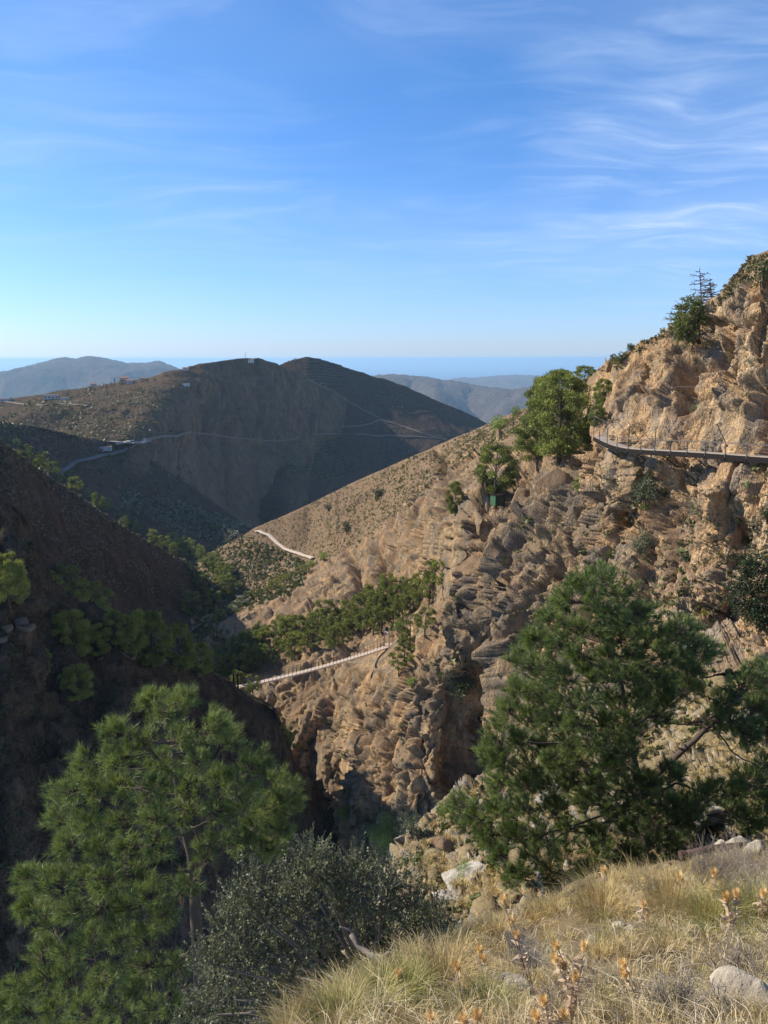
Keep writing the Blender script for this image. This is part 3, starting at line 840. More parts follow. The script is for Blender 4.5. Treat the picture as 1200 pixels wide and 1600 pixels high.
def near_pine(name, label, trunk, trad, clumps, tips_per, nneedle, nlen, nwid, root_z, skew=0.25, gap=None, mat=None):
    """a pine close by: trunk, limbs out to every foliage clump, twigs, and each needle a blade of its own"""
    trunk = np.array(trunk)
    root = empty(name, trunk[0].tolist(), label, 'tree')
    o0 = trunk[0]
    tt = []
    pts = np.concatenate([bez(trunk[i], (trunk[i] + trunk[i + 1]) / 2 + RNG.normal(size=3) * 0.04, trunk[i + 1], 5)[:-1] for i in range(len(trunk) - 1)] + [trunk[-1:]])
    tr = trad * (1 - 0.85 * np.linspace(0, 1, len(pts)))
    v, f = tube_arr(pts - o0, tr, 10)
    mk('trunk', v, f, M_BARK, smooth=True, parent=root)
    bases, dirs, tw, ends = [], [], [], []
    limbs = []
    nodes = [(q, tr[i] * 0.8, 0.0) for i, q in enumerate(pts[:-1])]          # where a limb may start: point, thickness, length so far
    clumps = sorted([(np.asarray(c), r) for c, r in clumps], key=lambda q: np.min(np.linalg.norm(pts - q[0], axis=1)))
    for c, r in clumps:
        NP = np.array([q[0] for q in nodes])
        dd = np.linalg.norm(NP - c, axis=1)
        cost = dd + 0.25 * np.array([q[2] for q in nodes]) + 1.3 * np.maximum(0, NP[:, 2] - c[2] + 0.25 * dd)
        kk_ = int(np.argmin(cost))
        s, th_, ln0 = nodes[kk_]
        L_ = dd[kk_]
        mid = s * 0.5 + c * 0.5 + np.array([0, 0, -0.10 * L_]) + RNG.normal(size=3) * 0.07 * L_
        line = bez(s, mid, c, 8)
        t0_ = min(th_, 0.010 + 0.012 * L_) * (1.0 if ln0 > 0 else 1.4)
        rad = np.linspace(t0_, max(0.006, t0_ * 0.6), 8)
        limbs.append(tuple(tube_arr(line - o0, rad, 5)))
        nodes.append((c, max(0.006, t0_ * 0.6), ln0 + L_))
        nodes.append((line[4], t0_ * 0.75, ln0 + L_ * 0.5))
        nt_ = int(tips_per * RNG.uniform(0.75, 1.25))
        u = unit(RNG.normal(size=(nt_, 3)) + np.array([0, 0, 0.25]) + 0.5 * unit(c - s))
        rr_ = r * RNG.uniform(0.15, 1.0, nt_) ** 0.5
        e = c + u * rr_[:, None] * np.array([1, 1, 0.8])
        td = unit(u * 0.7 + np.array([0, 0, 0.45]) + RNG.normal(size=(nt_, 3)) * 0.22 + 0.3 * unit(c - s))
        st_ = line[RNG.integers(4, 8, nt_)]
        a = st_
        m_ = (st_ + e) / 2 - td * 0.15 * r
        tw.append((a - o0, m_ - o0, e - o0))
        sh = nlen * 1.0
        for kk in range(nneedle):
            along = RNG.uniform(-0.75, 0.08, nt_)[:, None]
            b_ = e + td * sh * along
            spread = RNG.uniform(0.3, 1.35, (nt_, 1))
            pr = unit(np.cross(td, RNG.normal(size=(nt_, 3))))
            d_ = unit(td + pr * spread + np.array([0, 0, 0.10]))
            bases.append(b_)
            dirs.append(d_)
    b_, d_ = np.concatenate(bases), np.concatenate(dirs)
    v, f = spikes(b_ - o0, d_, nlen * RNG.uniform(0.7, 1.15, len(b_)), nwid * RNG.uniform(0.7, 1.2, len(b_)))
    tag(mk('crown', v, f, mat or M_NEEDLE, parent=root), kind=None)
    lv, lf = merge([(v_, quads2tris(f_)) for v_, f_ in limbs])
    A, B, Cc = (np.concatenate([t[i] for t in tw]) for i in range(3))
    v2, f2 = many_tubes(A, B, Cc, 0.008, 0.004)
    v, f = merge([(lv, lf), (v2, f2)])
    mk('branches', v, f, M_BARK, smooth=True, parent=root)
    return root


def lumps(arr, scale, ox, oy, d0, r, depth_amp, cx, seed=3):
    """clump centres traced at picture points get their own distances: near the middle of the crown they come forward or lie back"""
    rg = np.random.default_rng(seed)
    out = []
    hw = max(abs(ox + a[0] / scale - cx) for a in arr)
    for a in arr:
        px, py = ox + a[0] / scale, oy + a[1] / scale
        k = math.sqrt(max(0.05, 1 - ((px - cx) / hw) ** 2))
        for rep in range(2):
            d = d0 + (-1 if rep == 0 else 1) * depth_amp * k * rg.uniform(0.2, 1.0)
            jx, jy = (0, 0) if rep == 0 else (rg.uniform(-9, 9), rg.uniform(-2, 14))
            out.append((P(px + jx, py + jy, d), r * rg.uniform(0.8, 1.2)))
    return out


LP = [(570, 110), (680, 110), (620, 150), (440, 225), (790, 205), (850, 245), (330, 335), (530, 260), (680, 260), (440, 330), (600, 350), (740, 330), (950, 350), (1055, 430), (250, 450), (350, 430), (460, 430), (570, 440), (700, 430), (840, 400), (900, 460), (1020, 510), (1080, 480),
      (230, 540), (330, 560), (450, 550), (580, 540), (700, 520), (820, 520), (250, 650), (360, 670), (480, 660), (600, 640), (120, 770), (200, 790), (300, 780), (400, 790), (500, 760), (110, 880), (170, 920), (270, 890), (370, 880), (470, 880), (700, 800), (620, 900), (560, 830),
      (160, 1050), (240, 1050), (340, 1010), (440, 990), (540, 1000), (60, 1190), (170, 1150), (260, 1150), (380, 1160), (500, 1190), (90, 1270), (30, 1250), (200, 1260), (320, 1260), (440, 1270), (560, 1260), (640, 1240), (960, 560), (1000, 640), (900, 640), (1050, 590), (780, 660), (650, 1100), (540, 1110),
      (60, 1340), (160, 1360), (280, 1360), (400, 1380), (520, 1370), (-60, 1280), (-40, 1380)]
T0 = P(318, 1800, 12.9)
near_pine('pine_tree', 'large bushy pine with long bright needles rising from the shaded gorge beside the grey-green oak', [T0, P(315, 1600, 12.9), P(305, 1420, 13.0), P(290, 1300, 13.0), P(272, 1180, 13.0), P(262, 1095, 13.0)], 0.17,
          lumps(LP, 2.4, 0, 1050, 12.6, 0.35, 1.9, 240), 32, 36, 0.155, 0.0085, T0[2])
RP = [(680, 760), (720, 850), (650, 900), (765, 880), (700, 1000), (840, 830), (600, 820), (560, 870), (740, 1000), (700, 930), (810, 960), (640, 790), (900, 980), (500, 120), (585, 110), (645, 165), (450, 185), (550, 190), (610, 240), (700, 250), (740, 235), (400, 265), (490, 290), (570, 300), (650, 320), (880, 300), (820, 330), (760, 330), (330, 330), (420, 350), (500, 390), (600, 390), (700, 390), (790, 400), (870, 400), (950, 375), (290, 410), (360, 440), (430, 470), (530, 470), (620, 470), (710, 470), (800, 480), (900, 460),
      (265, 520), (340, 540), (430, 550), (520, 560), (620, 560), (720, 550), (820, 560), (900, 530), (235, 610), (310, 630), (400, 640), (490, 650), (590, 650), (690, 640), (780, 620), (190, 700), (270, 720), (360, 730), (450, 720), (540, 710), (640, 700), (160, 760), (220, 790), (310, 810), (400, 790), (490, 780),
      (200, 870), (290, 880), (380, 880), (470, 870), (60, 950), (110, 1000), (190, 970), (290, 970), (390, 960), (520, 930), (620, 960), (160, 1070), (250, 1060), (350, 1060), (450, 1050), (560, 1050), (680, 1050), (780, 1040), (870, 1010), (880, 960), (200, 1140), (320, 1140), (440, 1140), (560, 1130), (680, 1130), (790, 1110), (860, 1090), (270, 1210), (390, 1210), (520, 1200), (640, 1190), (760, 1180),
      (1040, 560), (1110, 500), (1170, 460), (1210, 490), (1000, 620), (1070, 640), (1140, 590), (1200, 570), (1110, 690), (1190, 680), (1210, 800), (1150, 860), (1080, 900), (1180, 940), (980, 900), (940, 940), (1060, 970), (1130, 1010), (1210, 1000), (1250, 600), (1260, 720), (1270, 880)]
T0 = P(1012, 1345, 21.5)
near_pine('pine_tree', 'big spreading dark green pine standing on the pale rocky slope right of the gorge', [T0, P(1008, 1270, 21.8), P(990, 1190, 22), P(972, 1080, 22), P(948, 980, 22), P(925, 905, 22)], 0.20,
          lumps(RP, 2.4, 700, 860, 21.9, 0.56, 2.6, 980, 5), 40, 32, 0.22, 0.0155, T0[2], mat=M_NEEDLE_LIT)
rt = bpy.data.objects['pine_tree.001']
mb = MB()
o0 = np.array(rt.location)
for line, ra, rb in [([(1003, 1230, 21.9), (1040, 1195, 21.5), (1080, 1160, 21.2), (1130, 1115, 21), (1180, 1060, 21)], .13, .04), ([(1000, 1245, 21.9), (1060, 1225, 21.4), (1110, 1240, 21), (1165, 1290, 20.6)], .05, .015), ([(992, 1180, 22), (940, 1170, 21), (880, 1163, 20.3), (820, 1158, 20)], .05, .02), ([(1000, 1275, 21.8), (930, 1290, 21), (870, 1297, 20.3), (820, 1310, 20)], .05, .02), ([(1002, 1262, 21.8), (950, 1272, 20.8), (900, 1290, 20.2), (860, 1316, 20)], .045, .015),
                     ([(1004, 1285, 21.7), (1030, 1270, 21), (1035, 1240, 20.7), (1000, 1235, 20.5)], .025, .008), ([(1110, 1130, 21), (1150, 1180, 20.8), (1200, 1205, 20.7)], .035, .01)]:
    q = np.array([P(*t) for t in line]) - o0
    k = np.linspace(0, 1, 16) * (len(q) - 1)
    q = np.stack([np.interp(k, range(len(q)), q[:, i]) for i in range(3)], -1)
    q[1:-1] += RNG.normal(size=(14, 3)) * 0.02
    mb.tube(q, np.linspace(ra, rb, 16), 7)
mb.build('limb', M_BARK, rt, True)


def leafy(name, label, base, clumps, twigs, leaves, llen, lwid, mat, bark, cat='shrub', group=None, twl=0.35, up=0.6, trunk=True):
    """a broad-leaved bush: stems, twigs, and flat leaves set along every twig"""
    base = np.asarray(base)
    root = empty(name, base.tolist(), label, cat, group)
    parts, tws, LV = [], [], []
    for c, r in clumps:
        c = np.asarray(c)
        mid = base * 0.4 + c * 0.6 + np.array([0, 0, -0.1 * np.linalg.norm(c - base)]) + RNG.normal(size=3) * 0.1 * r
        v, f = tube_arr(bez(base, mid, c, 7) - base, np.linspace(0.012 + 0.012 * np.linalg.norm(c - base), 0.006, 7), 5)
        parts.append((v, quads2tris(f)))
        n = twigs
        u = unit(RNG.normal(size=(n, 3)))
        s = c + u * (r * RNG.uniform(0, 0.8, (n, 1)))
        d = unit(u * 0.8 + np.array([0, 0, up]) + RNG.normal(size=(n, 3)) * 0.25)
        L = twl * RNG.uniform(0.5, 1.2, (n, 1))
        e = s + d * L
        tws.append((s - base, (s + e) / 2 - base, e - base))
        for k in range(leaves):
            t = RNG.uniform(0.1, 1.0, (n, 1))
            LV.append((s + d * L * t - base, unit(d * 0.6 + RNG.normal(size=(n, 3)) * 0.75)))
    p = np.concatenate([a for a, b in LV])
    d = np.concatenate([b for a, b in LV])
    n = len(p)
    side = unit(np.cross(d, RNG.normal(size=(n, 3)))) * (lwid / 2) * RNG.uniform(0.7, 1.2, (n, 1))
    ll = llen * RNG.uniform(0.7, 1.2, (n, 1))
    v = np.stack([p, p + d * ll * 0.5 + side, p + d * ll, p + d * ll * 0.5 - side], 1).reshape(-1, 3)
    f = np.arange(4 * n).reshape(-1, 4)
    mk('leaves', v, f, mat, parent=root)
    A, B, Cc = (np.concatenate([t[i] for t in tws]) for i in range(3))
    v, f = merge(parts + [many_tubes(A, B, Cc, 0.005, 0.002)])
    mk('branches', v, f, bark, smooth=True, parent=root)
    return root


OL = [(490, 1345), (512, 1372), (560, 1362), (600, 1382), (640, 1415), (452, 1385), (400, 1385), (372, 1405), (350, 1450), (412, 1432), (470, 1425), (530, 1425), (590, 1435), (650, 1448), (330, 1505), (380, 1490), (436, 1482), (496, 1482), (560, 1480), (610, 1475), (340, 1560), (395, 1545), (455, 1535), (515, 1530), (300, 1585), (360, 1600), (430, 1590), (480, 1590), (570, 1520), (480, 1370), (540, 1385), (330, 1640), (400, 1650), (250, 1640), (680, 1440)]
cl_ = []
for i, (x, y) in enumerate(OL):
    for rep in range(2):
        cl_.append((P(x + (rep * RNG.uniform(-12, 12)), y + rep * 10, 9.4 + (rep - 0.4) * RNG.uniform(0.2, 1.4)), 0.24))
leafy('oak_shrub', 'grey-green small-leaved evergreen oak beside the large bright pine, above the yellow grass tufts', P(585, 1545, 9.2), cl_, 42, 20, 0.042, 0.024, M_OAK, M_GREYBARK, 'shrub', up=0.9)
mb = MB()
rt = bpy.data.objects['oak_shrub']
for line, ra, rb in [([(612, 1512, 8.2), (600, 1500, 8.3), (580, 1492, 8.5), (560, 1478, 8.6), (548, 1460, 8.7)], .055, .03), ([(597, 1497, 8.3), (610, 1485, 8.2), (617, 1470, 8.2)], .02, .012), ([(560, 1478, 8.6), (552, 1455, 8.6), (530, 1448, 8.6)], .02, .01)]:
    q = np.array([P(*t) for t in line]) - np.array(rt.location)
    k = np.linspace(0, 1, 12) * (len(q) - 1)
    q = np.stack([np.interp(k, range(len(q)), q[:, i]) for i in range(3)], -1)
    mb.tube(q, np.linspace(ra, rb, 12), 8)
mb.build('trunk', M_GREYBARK, rt, True)


# ---- pines further off: a few crown shapes, shared by many trees
def crown_proto(seed, flat=0.0, n_cl=24, per=170, lean=0.0, size=0.052, hero=False):
    rg = np.random.default_rng(seed)
    cs = []
    while len(cs) < n_cl:
        z = rg.uniform(0.12, 0.93)
        w_ = 0.37 * math.sqrt(max(0.02, 1 - abs((z - (0.50 + flat * 0.14)) / (0.46 - flat * 0.12)) ** 2.2)) if abs(z - (0.50 + flat * 0.14)) < 0.46 - flat * 0.12 else 0
        if w_ <= 0:
            continue
        a = rg.uniform(0, 2 * np.pi)
        q = w_ * math.sqrt(rg.uniform(0.25, 1))
        cs.append((np.array([q * math.cos(a) + lean * z, q * math.sin(a), z]), rg.uniform(0.07, 0.125)))
    B, D = [], []
    for c, r in cs:
        u = unit(rg.normal(size=(per, 3)) + np.array([0, 0, 0.25]))
        B.append(c + u * r * rg.uniform(0.35, 1.0, (per, 1)) * np.array([1, 1, 0.72]))
        D.append(unit(u * 0.6 + rg.normal(size=(per, 3)) * 0.55 + np.array([0, 0, 0.5])))
    b, d = np.concatenate(B), np.concatenate(D)
    v, f = spikes(b, d, size * rg.uniform(0.6, 1.2, len(b)), size * 0.42 * rg.uniform(0.6, 1.3, len(b)))
    me = bpy.data.meshes.new('crown')
    me.from_pydata(v.tolist(), [], f.tolist())
    me.materials.append(M_PINE)
    parts = [tube_arr(np.array([[0, 0, -0.05], [0.01, 0, 0.25], [lean * 0.5, 0.01, 0.55], [lean * 0.85, 0, 0.85]]), [0.028, 0.022, 0.014, 0.004], 6)]
    for c, r in cs[::2]:
        z0 = max(0.15, c[2] - 0.22)
        parts.append(tube_arr(bez([lean * z0, 0, z0], [c[0] * 0.6, c[1] * 0.6, c[2] - 0.08], c, 4), [0.009, 0.007, 0.005, 0.002], 4))
    v, f = merge(parts)
    mt = bpy.data.meshes.new('trunk')
    mt.from_pydata(v.tolist(), [], f.tolist())
    mt.materials.append(M_BARK)
    return me, mt


PR = [crown_proto(s, fl, ncl, per, ln) for s, fl, ncl, per, ln in [(1, 0.2, 24, 150, 0), (2, 0.8, 20, 150, 0.06), (3, -0.3, 28, 140, 0), (4, 0.5, 18, 160, -0.06), (5, 0.0, 26, 150, 0.03)]]
HERO = [crown_proto(s, fl, ncl, per, ln, 0.036) for s, fl, ncl, per, ln in [(11, 0.1, 60, 300, 0), (12, 0.6, 48, 300, 0.08), (13, -0.2, 62, 300, -0.03)]]


def pine(pos, h, label, group, protos=None, wide=1.0, rz=None, sink=0.25, name='pine_tree', mat=None, k=None):
    protos = protos or PR
    me, mt = protos[int(RNG.integers(len(protos))) if k is None else k]
    o = empty(name, (pos[0], pos[1], pos[2] - sink), label, 'tree', group, RNG.uniform(0, 6.28) if rz is None else rz, (h * wide, h * wide, h))
    for nm, d in (('crown', me), ('trunk', mt)):
        c = bpy.data.objects.new(nm, d)
        COL.objects.link(c)
        c.parent = o
    return o


def pine_px(px, pyb, hpx, label, group, protos=None, wide=1.0, dist=None, k=None, name='pine_tree'):
    """a pine whose foot stands on the ground at a picture point; hpx = how tall it looks"""
    g = ground(px, pyb) if dist is None else PV(px, pyb, dist)
    return pine(g, hpx / F * g.y / (ray(px, pyb) @ np.array([0, math.cos(PITCH), -math.sin(PITCH)])) * 1.02, label, group, protos, wide, k=k, name=name)


GR_ = 'pines on the slope above the footbridge'
rows_ = [(332, 985, 26), (345, 972, 24), (358, 962, 24), (372, 954, 24), (386, 946, 24), (400, 938, 24), (414, 930, 22), (428, 922, 22), (442, 915, 22), (456, 907, 20), (470, 899, 20), (483, 892, 18), (338, 1000, 26), (320, 998, 26), (308, 1008, 26)]
ORD = ['first', 'second', 'third', 'fourth', 'fifth', 'sixth', 'seventh', 'eighth', 'ninth', 'tenth', '11th', '12th', '13th', '14th', '15th', '16th', '17th', '18th', '19th', '20th'] + ['%dth' % i for i in range(21, 90)]
for k_, (x, y, h) in enumerate(sorted(rows_)):
    pine_px(x, y, h * RNG.uniform(0.85, 1.1), ORD[k_] + ' small pine, counted uphill, in the bright green line on the lower ridge edge', 'line of small pines along the lower ridge edge', wide=1.15)
wood = []
for x in range(322, 700, 13):
    yc = np.interp(x, [320, 380, 450, 520, 600, 660, 698], [1072, 1052, 1030, 1012, 985, 955, 925])
    yt = np.interp(x, [320, 380, 450, 520, 600, 660, 698], [1035, 1012, 985, 958, 935, 925, 915])
    n_ = 3 if x < 600 else 2
    for j in range(n_):
        y = yt + (yc - yt) * (j + 0.5) / n_ + RNG.uniform(-5, 5)
        wood.append((y, x + RNG.uniform(-6, 6), j + (3 - n_ if n_ < 3 else 0)))
cnt_ = [0, 0, 0]
for y, x, j in sorted(wood, key=lambda q: q[1]):
    if ground(x, y + 6).y < 178:
        continue
    cnt_[j] += 1
    lb = ORD[cnt_[j] - 1] + ' pine from the left in the ' + ('back', 'middle', 'front')[j] + ' row of the wood above the footbridge'
    h = RNG.uniform(38, 56) * (1.12 if x > 560 else 0.95)
    pine_px(x, y + 6, h, lb, GR_, wide=RNG.uniform(0.8, 1.05))
for x, y, h, lb in [(640, 1008, 62, 'tall pine directly right of the footbridge end'), (660, 990, 52, 'pine with a full crown above the footbridge end, against the orange pillar'), (622, 1052, 44, 'bright low pine hanging below the footbridge end'), (632, 1030, 42, 'mid-green pine on the ledge just below the footbridge end'), (648, 1040, 36, 'small pine on the rock edge right of the bridge anchor'),
                    (676, 918, 52, 'slender pine highest on the wooded bench, beside the orange pillar'), (690, 925, 60, 'tall pine pressed against the foot of the orange pillar')]:
    pine_px(x, y, h, lb, None)
for x, y, h, lb in [(455, 1172, 46, 'pine low in the gorge beneath the middle of the footbridge'), (440, 1150, 30, 'small pine at the rim below the left end of the footbridge'), (395, 1084, 40, 'pine just below the near end of the bridge deck')]:
    pine_px(x, y, h, lb, None)
# by the green shed and above it
pine_px(770, 782, 92, 'round sunlit pine leaning over the green shed', None, HERO, 0.98, k=1)
pine_px(872, 722, 138, 'tallest bright pine of the pair left of the walkway', None, HERO, 0.95, k=0)
pine_px(835, 728, 92, 'lower bushy pine at the left foot of the tallest bright pine', None, HERO, 1.05, k=2)
pine_px(868, 668, 92, 'dark green pine standing behind the tallest bright pine', None, HERO, 1.05, k=2, dist=165)
pine_px(845, 662, 66, 'narrow dark pine at the left behind the tallest bright pine', None, HERO, 1.0, k=0, dist=168)
pine_px(900, 690, 52, 'shaded low pine between the tallest bright pine and the walkway', None, HERO, 1.1, k=1)
pine_px(912, 604, 34, 'flat-topped dark pine on the skyline below the cliff', None, HERO, 1.35, k=1)
pine_px(940, 640, 50, 'bright green pine tucked against the cliff above the walkway entrance', None, HERO, 0.8, k=0)
pine_px(933, 668, 38, 'light green bushy pine beside the walkway entrance', None, HERO, 0.9, k=2)
pine_px(710, 806, 58, 'narrow dark pine in the cleft left of the green shed', None, HERO, 0.62, k=0)
pine_px(965, 572, 16, 'tiny dark pine on the skyline at the corner of the cliff', None, PR, 1.3)
# shaded left side
GL = 'dark pines on the shaded gorge wall'
for x, y, h, w_, lb in [(105, 958, 88, 1.0, 'pine with a sunlit flat top on the shaded gorge wall'), (150, 985, 88, 0.95, 'dark pine right of the flat-topped pine'), (112, 1030, 94, 0.95, 'dark pine in the middle of the gorge wall group'), (50, 1062, 80, 1.05, 'dark rounded pine low on the shaded wall near the path'), (125, 1092, 70, 1.05, 'lowest dark bush-like pine on the shaded wall'), (18, 945, 100, 0.8, 'dark pine at the left picture edge against the rock'),
                    (205, 1030, 92, 0.8, 'left one of the three pines with bright tops'), (238, 1042, 104, 0.85, 'tallest of the three pines with bright tops'), (280, 1050, 94, 0.8, 'right one of the three pines with bright tops'), (182, 1010, 64, 0.9, 'short pine with a bright crown at the left of the bright-topped three'), (315, 1062, 68, 0.75, 'open pine with a bare trunk at the left end of the footbridge'), (345, 1072, 44, 0.9, 'small pine right beside the near bridge anchor'), (262, 1062, 62, 0.9, 'shaded pine in front of the bright-topped three'), (152, 1025, 60, 1, 'dark pine behind the wall group'), (370, 1078, 40, 0.9, 'small bright pine behind the near bridge posts')]:
    pine_px(x, y, h, lb, GL, HERO, w_)
# valley road trees
GV = 'trees along the valley road'
nv_ = 0
for i in range(80):
    t = i / 79
    x = np.interp(t, [0, 0.45, 0.75, 1], [30, 200, 310, 355]) + RNG.uniform(-14, 22)
    y = np.interp(x, [20, 60, 120, 200, 260, 310, 340, 375], [712, 735, 772, 826, 862, 880, 905, 940]) - RNG.uniform(-2, 14)
    g = ground(x, y)
    if g.y < 200 or RNG.random() < 0.15 * (t < .4):
        continue
    nv_ += 1
    pine(g, RNG.uniform(6.5, 11) * (1.15 if t > 0.6 else 0.85), ORD[nv_ - 1] + ' round tree, counted downhill from the left edge, along the shaded valley road', GV, None, RNG.uniform(0.9, 1.2))
for x, y, h, lb in [(64, 716, 16, 'lone bright round tree high on the left ridge edge'), (92, 730, 12, 'smaller tree beside the lone bright one on the ridge edge'), (318, 930, 46, 'dense tree left of the curving road'), (350, 932, 40, 'round tree touching the inside of the road curve'), (303, 905, 34, 'sunlit tree top left of the curving road'), (335, 955, 40, 'dark tree just below the road curve'), (300, 960, 44, 'dark tree in the shade left of the road curve')]:
    pine_px(x, y, h, lb, GV)
print('PINES', len(bpy.data.objects))

# ------------------------------------------------------------------ ground cover


def inpoly(x, y, poly):
    r_ = np.zeros(len(x), bool)
    j = len(poly) - 1
    for i in range(len(poly)):
        xi, yi = poly[i]
        xj, yj = poly[j]
        c = ((yi > y) != (yj > y)) & (x < (xj - xi) * (y - yi) / (yj - yi + 1e-9) + xi)
        r_ ^= c
        j = i
    return r_


def ground_arr(x, y, dmin=0, dmax=1e7):
    a, b = (y / 2).astype(int) + 20, (x / 2).astype(int) + 40
    d = ZB[a, b]
    ok = (d > dmin) & (d < dmax)
    return ZP[a[ok], b[ok]], ok


def scatter_px(poly, n):
    xs, ys = [q[0] for q in poly], [q[1] for q in poly]
    x, y = RNG.uniform(min(xs), max(xs), n * 3), RNG.uniform(min(ys), max(ys), n * 3)
    m = inpoly(x, y, poly)
    return x[m][:n], y[m][:n]


def clumps_mesh(name, pos, size, per, mat, squash=0.7, leaf=0.45):
    """low scrub: every bush a handful of small leaf faces"""
    n = len(pos)
    size = np.broadcast_to(size, (n,))
    c = np.repeat(pos, per, axis=0)
    s = np.repeat(size, per)[:, None]
    u = unit(RNG.normal(size=(n * per, 3)) + np.array([0, 0, 0.5]))
    b = c + u * s * 0.5 * RNG.uniform(0.3, 1, (n * per, 1)) * np.array([1, 1, squash])
    d = unit(RNG.normal(size=(n * per, 3)) + u * 0.4)
    v, f = spikes(b - d * s * leaf * 0.5, d, s[:, 0] * leaf, s[:, 0] * leaf * 0.8)
    return tag(mk(name, v, f, mat), kind='stuff')


M_SCRUBD = leaf_mat('dull_brush_leaves', (0.075, 0.062, 0.042), (0.165, 0.135, 0.09), 0.05, 0.1)
# brush on the shaded hills, olive rows, scrub on the sunny ridge
def brush(name, poly, n, size, mat, per=9, dmin=0, dmax=1e7, patch=None):
    x, y = scatter_px(poly, n)
    p, ok = ground_arr(x, y, dmin, dmax)
    if patch:
        k = fbm(p / patch, 3) + RNG.normal(size=len(p)) * 0.15 > 0.02
        p = p[k]
    return clumps_mesh(name, p, RNG.lognormal(math.log(size), 0.35, len(p)), per, mat)


brush('hill_brushwood', [(0, 590), (230, 590), (390, 566), (480, 562), (740, 655), (560, 745), (400, 815), (0, 700)], 9000, 2.4, M_OLIVE, 8, 500, 1300, 60)
brush('left_hill_scrub', [(0, 630), (240, 600), (300, 590), (225, 690), (60, 690), (0, 665)], 5000, 2.6, M_SCRUB, 7, 500, 1300, 40)
brush('shaded_slope_scrub', [(0, 690), (300, 885), (280, 950), (120, 900), (0, 780)], 4500, 1.5, M_SCRUBD, 7, 180, 460, 14)
brush('slope_edge_scrub', [(0, 684), (60, 730), (160, 800), (300, 880), (290, 895), (150, 812), (50, 745), (0, 705)], 1500, 2.0, M_SCRUB, 9, 180, 470)
brush('far_ridge_woodland', [(590, 590), (690, 598), (820, 612), (810, 650), (700, 650)], 2500, 9.0, M_OLIVE, 6, 2000, 4500)
brush('bluish_hill_scrub', [(0, 580), (130, 562), (270, 575), (240, 600), (0, 620)], 2500, 9.0, M_OLIVE, 6, 2000, 4500, 200)
brush('ridge_scrub', [(375, 835), (560, 752), (700, 690), (820, 640), (880, 640), (760, 700), (700, 740), (560, 850), (480, 890)], 7500, 0.95, M_SCRUB, 9, 100, 520)
brush('ridge_green_scrub', [(375, 835), (560, 752), (700, 690), (820, 640), (880, 640), (760, 700), (700, 740), (560, 850), (480, 890)], 1100, 1.3, M_GREENSCRUB, 10, 100, 520, 18)
brush('road_bank_scrub', [(340, 850), (385, 835), (480, 880), (470, 930), (380, 950), (300, 1000), (300, 900)], 2800, 2.0, M_GREENSCRUB, 10, 300, 520)
brush('crag_tufts', [(480, 890), (700, 720), (930, 680), (1200, 700), (1200, 960), (800, 1120), (780, 1240), (560, 1290), (430, 1090), (600, 1000)], 3600, 0.55, M_SCRUB, 10, 60, 330, 7)
brush('crag_green_tufts', [(480, 890), (700, 720), (930, 680), (1200, 700), (1200, 960), (800, 1120), (700, 1240), (560, 1290), (430, 1090), (600, 1000)], 1300, 0.7, M_GREENSCRUB, 12, 60, 330, 9)
brush('cliff_top_grass', [(960, 556), (1050, 504), (1110, 470), (1170, 404), (1200, 392), (1200, 410), (1120, 478), (1050, 520), (970, 566)], 900, 0.6, M_SCRUB, 12, 60, 130)
brush('gorge_wall_tufts', [(0, 790), (330, 1060), (430, 1110), (440, 1250), (0, 1600)], 2600, 0.7, M_DARKLEAF, 8, 50, 200, 9)
# olive grove in rows along the terraces, in the shade below the left hill
gx, gy = [], []
for i in range(11):
    for j in range(40):
        if RNG.random() < 0.22:
            continue
        u_, v_ = j / 39, i / 10
        gx.append(185 + 205 * u_ + 6 * v_ + RNG.uniform(-2, 2))
        gy.append(762 + 62 * u_ ** 1.1 + v_ * (16 + 32 * (1 - abs(u_ - 0.5))) + RNG.uniform(-1.5, 1.5))
p, ok = ground_arr(np.array(gx), np.array(gy), 500, 1000)
clumps_mesh('olive_grove', p + np.array([0, 0, 1.2]), RNG.uniform(2.6, 4.2, len(p)), 30, leaf_mat('grove_olive_leaves', (0.10, 0.10, 0.07), (0.22, 0.22, 0.15), 0.03, 0.2), 0.8, 0.38)
gx, gy = [], []
for i in range(12):
    for j in range(30):
        gx.append(440 + 90 * j / 29 + 8 * i / 11 + RNG.uniform(-2, 2))
        gy.append(684 + 5.6 * i + 6 * math.sin(j / 9) + RNG.uniform(-0.8, 0.8))
p, ok = ground_arr(np.array(gx), np.array(gy), 400, 1200)
clumps_mesh('terrace_grove', p + np.array([0, 0, 1]), RNG.uniform(2.6, 4.2, len(p)), 16, leaf_mat('grove_leaves', (0.10, 0.12, 0.05), (0.24, 0.26, 0.11), 0.03, 0.2), 0.7, 0.4)

# ---- roads, tracks and terraces laid on the land
M_TRACK = plain('dirt_track', (0.14, 0.108, 0.082), 0.95, 0, 0.15, 1.0)
M_ASPHALT = plain('road_asphalt', (0.06, 0.062, 0.068), 0.9, 0, 0.15, 0.5)
M_WHITE = plain('white_paint', (0.75, 0.75, 0.72), 0.7, 0, 0.05, 3)


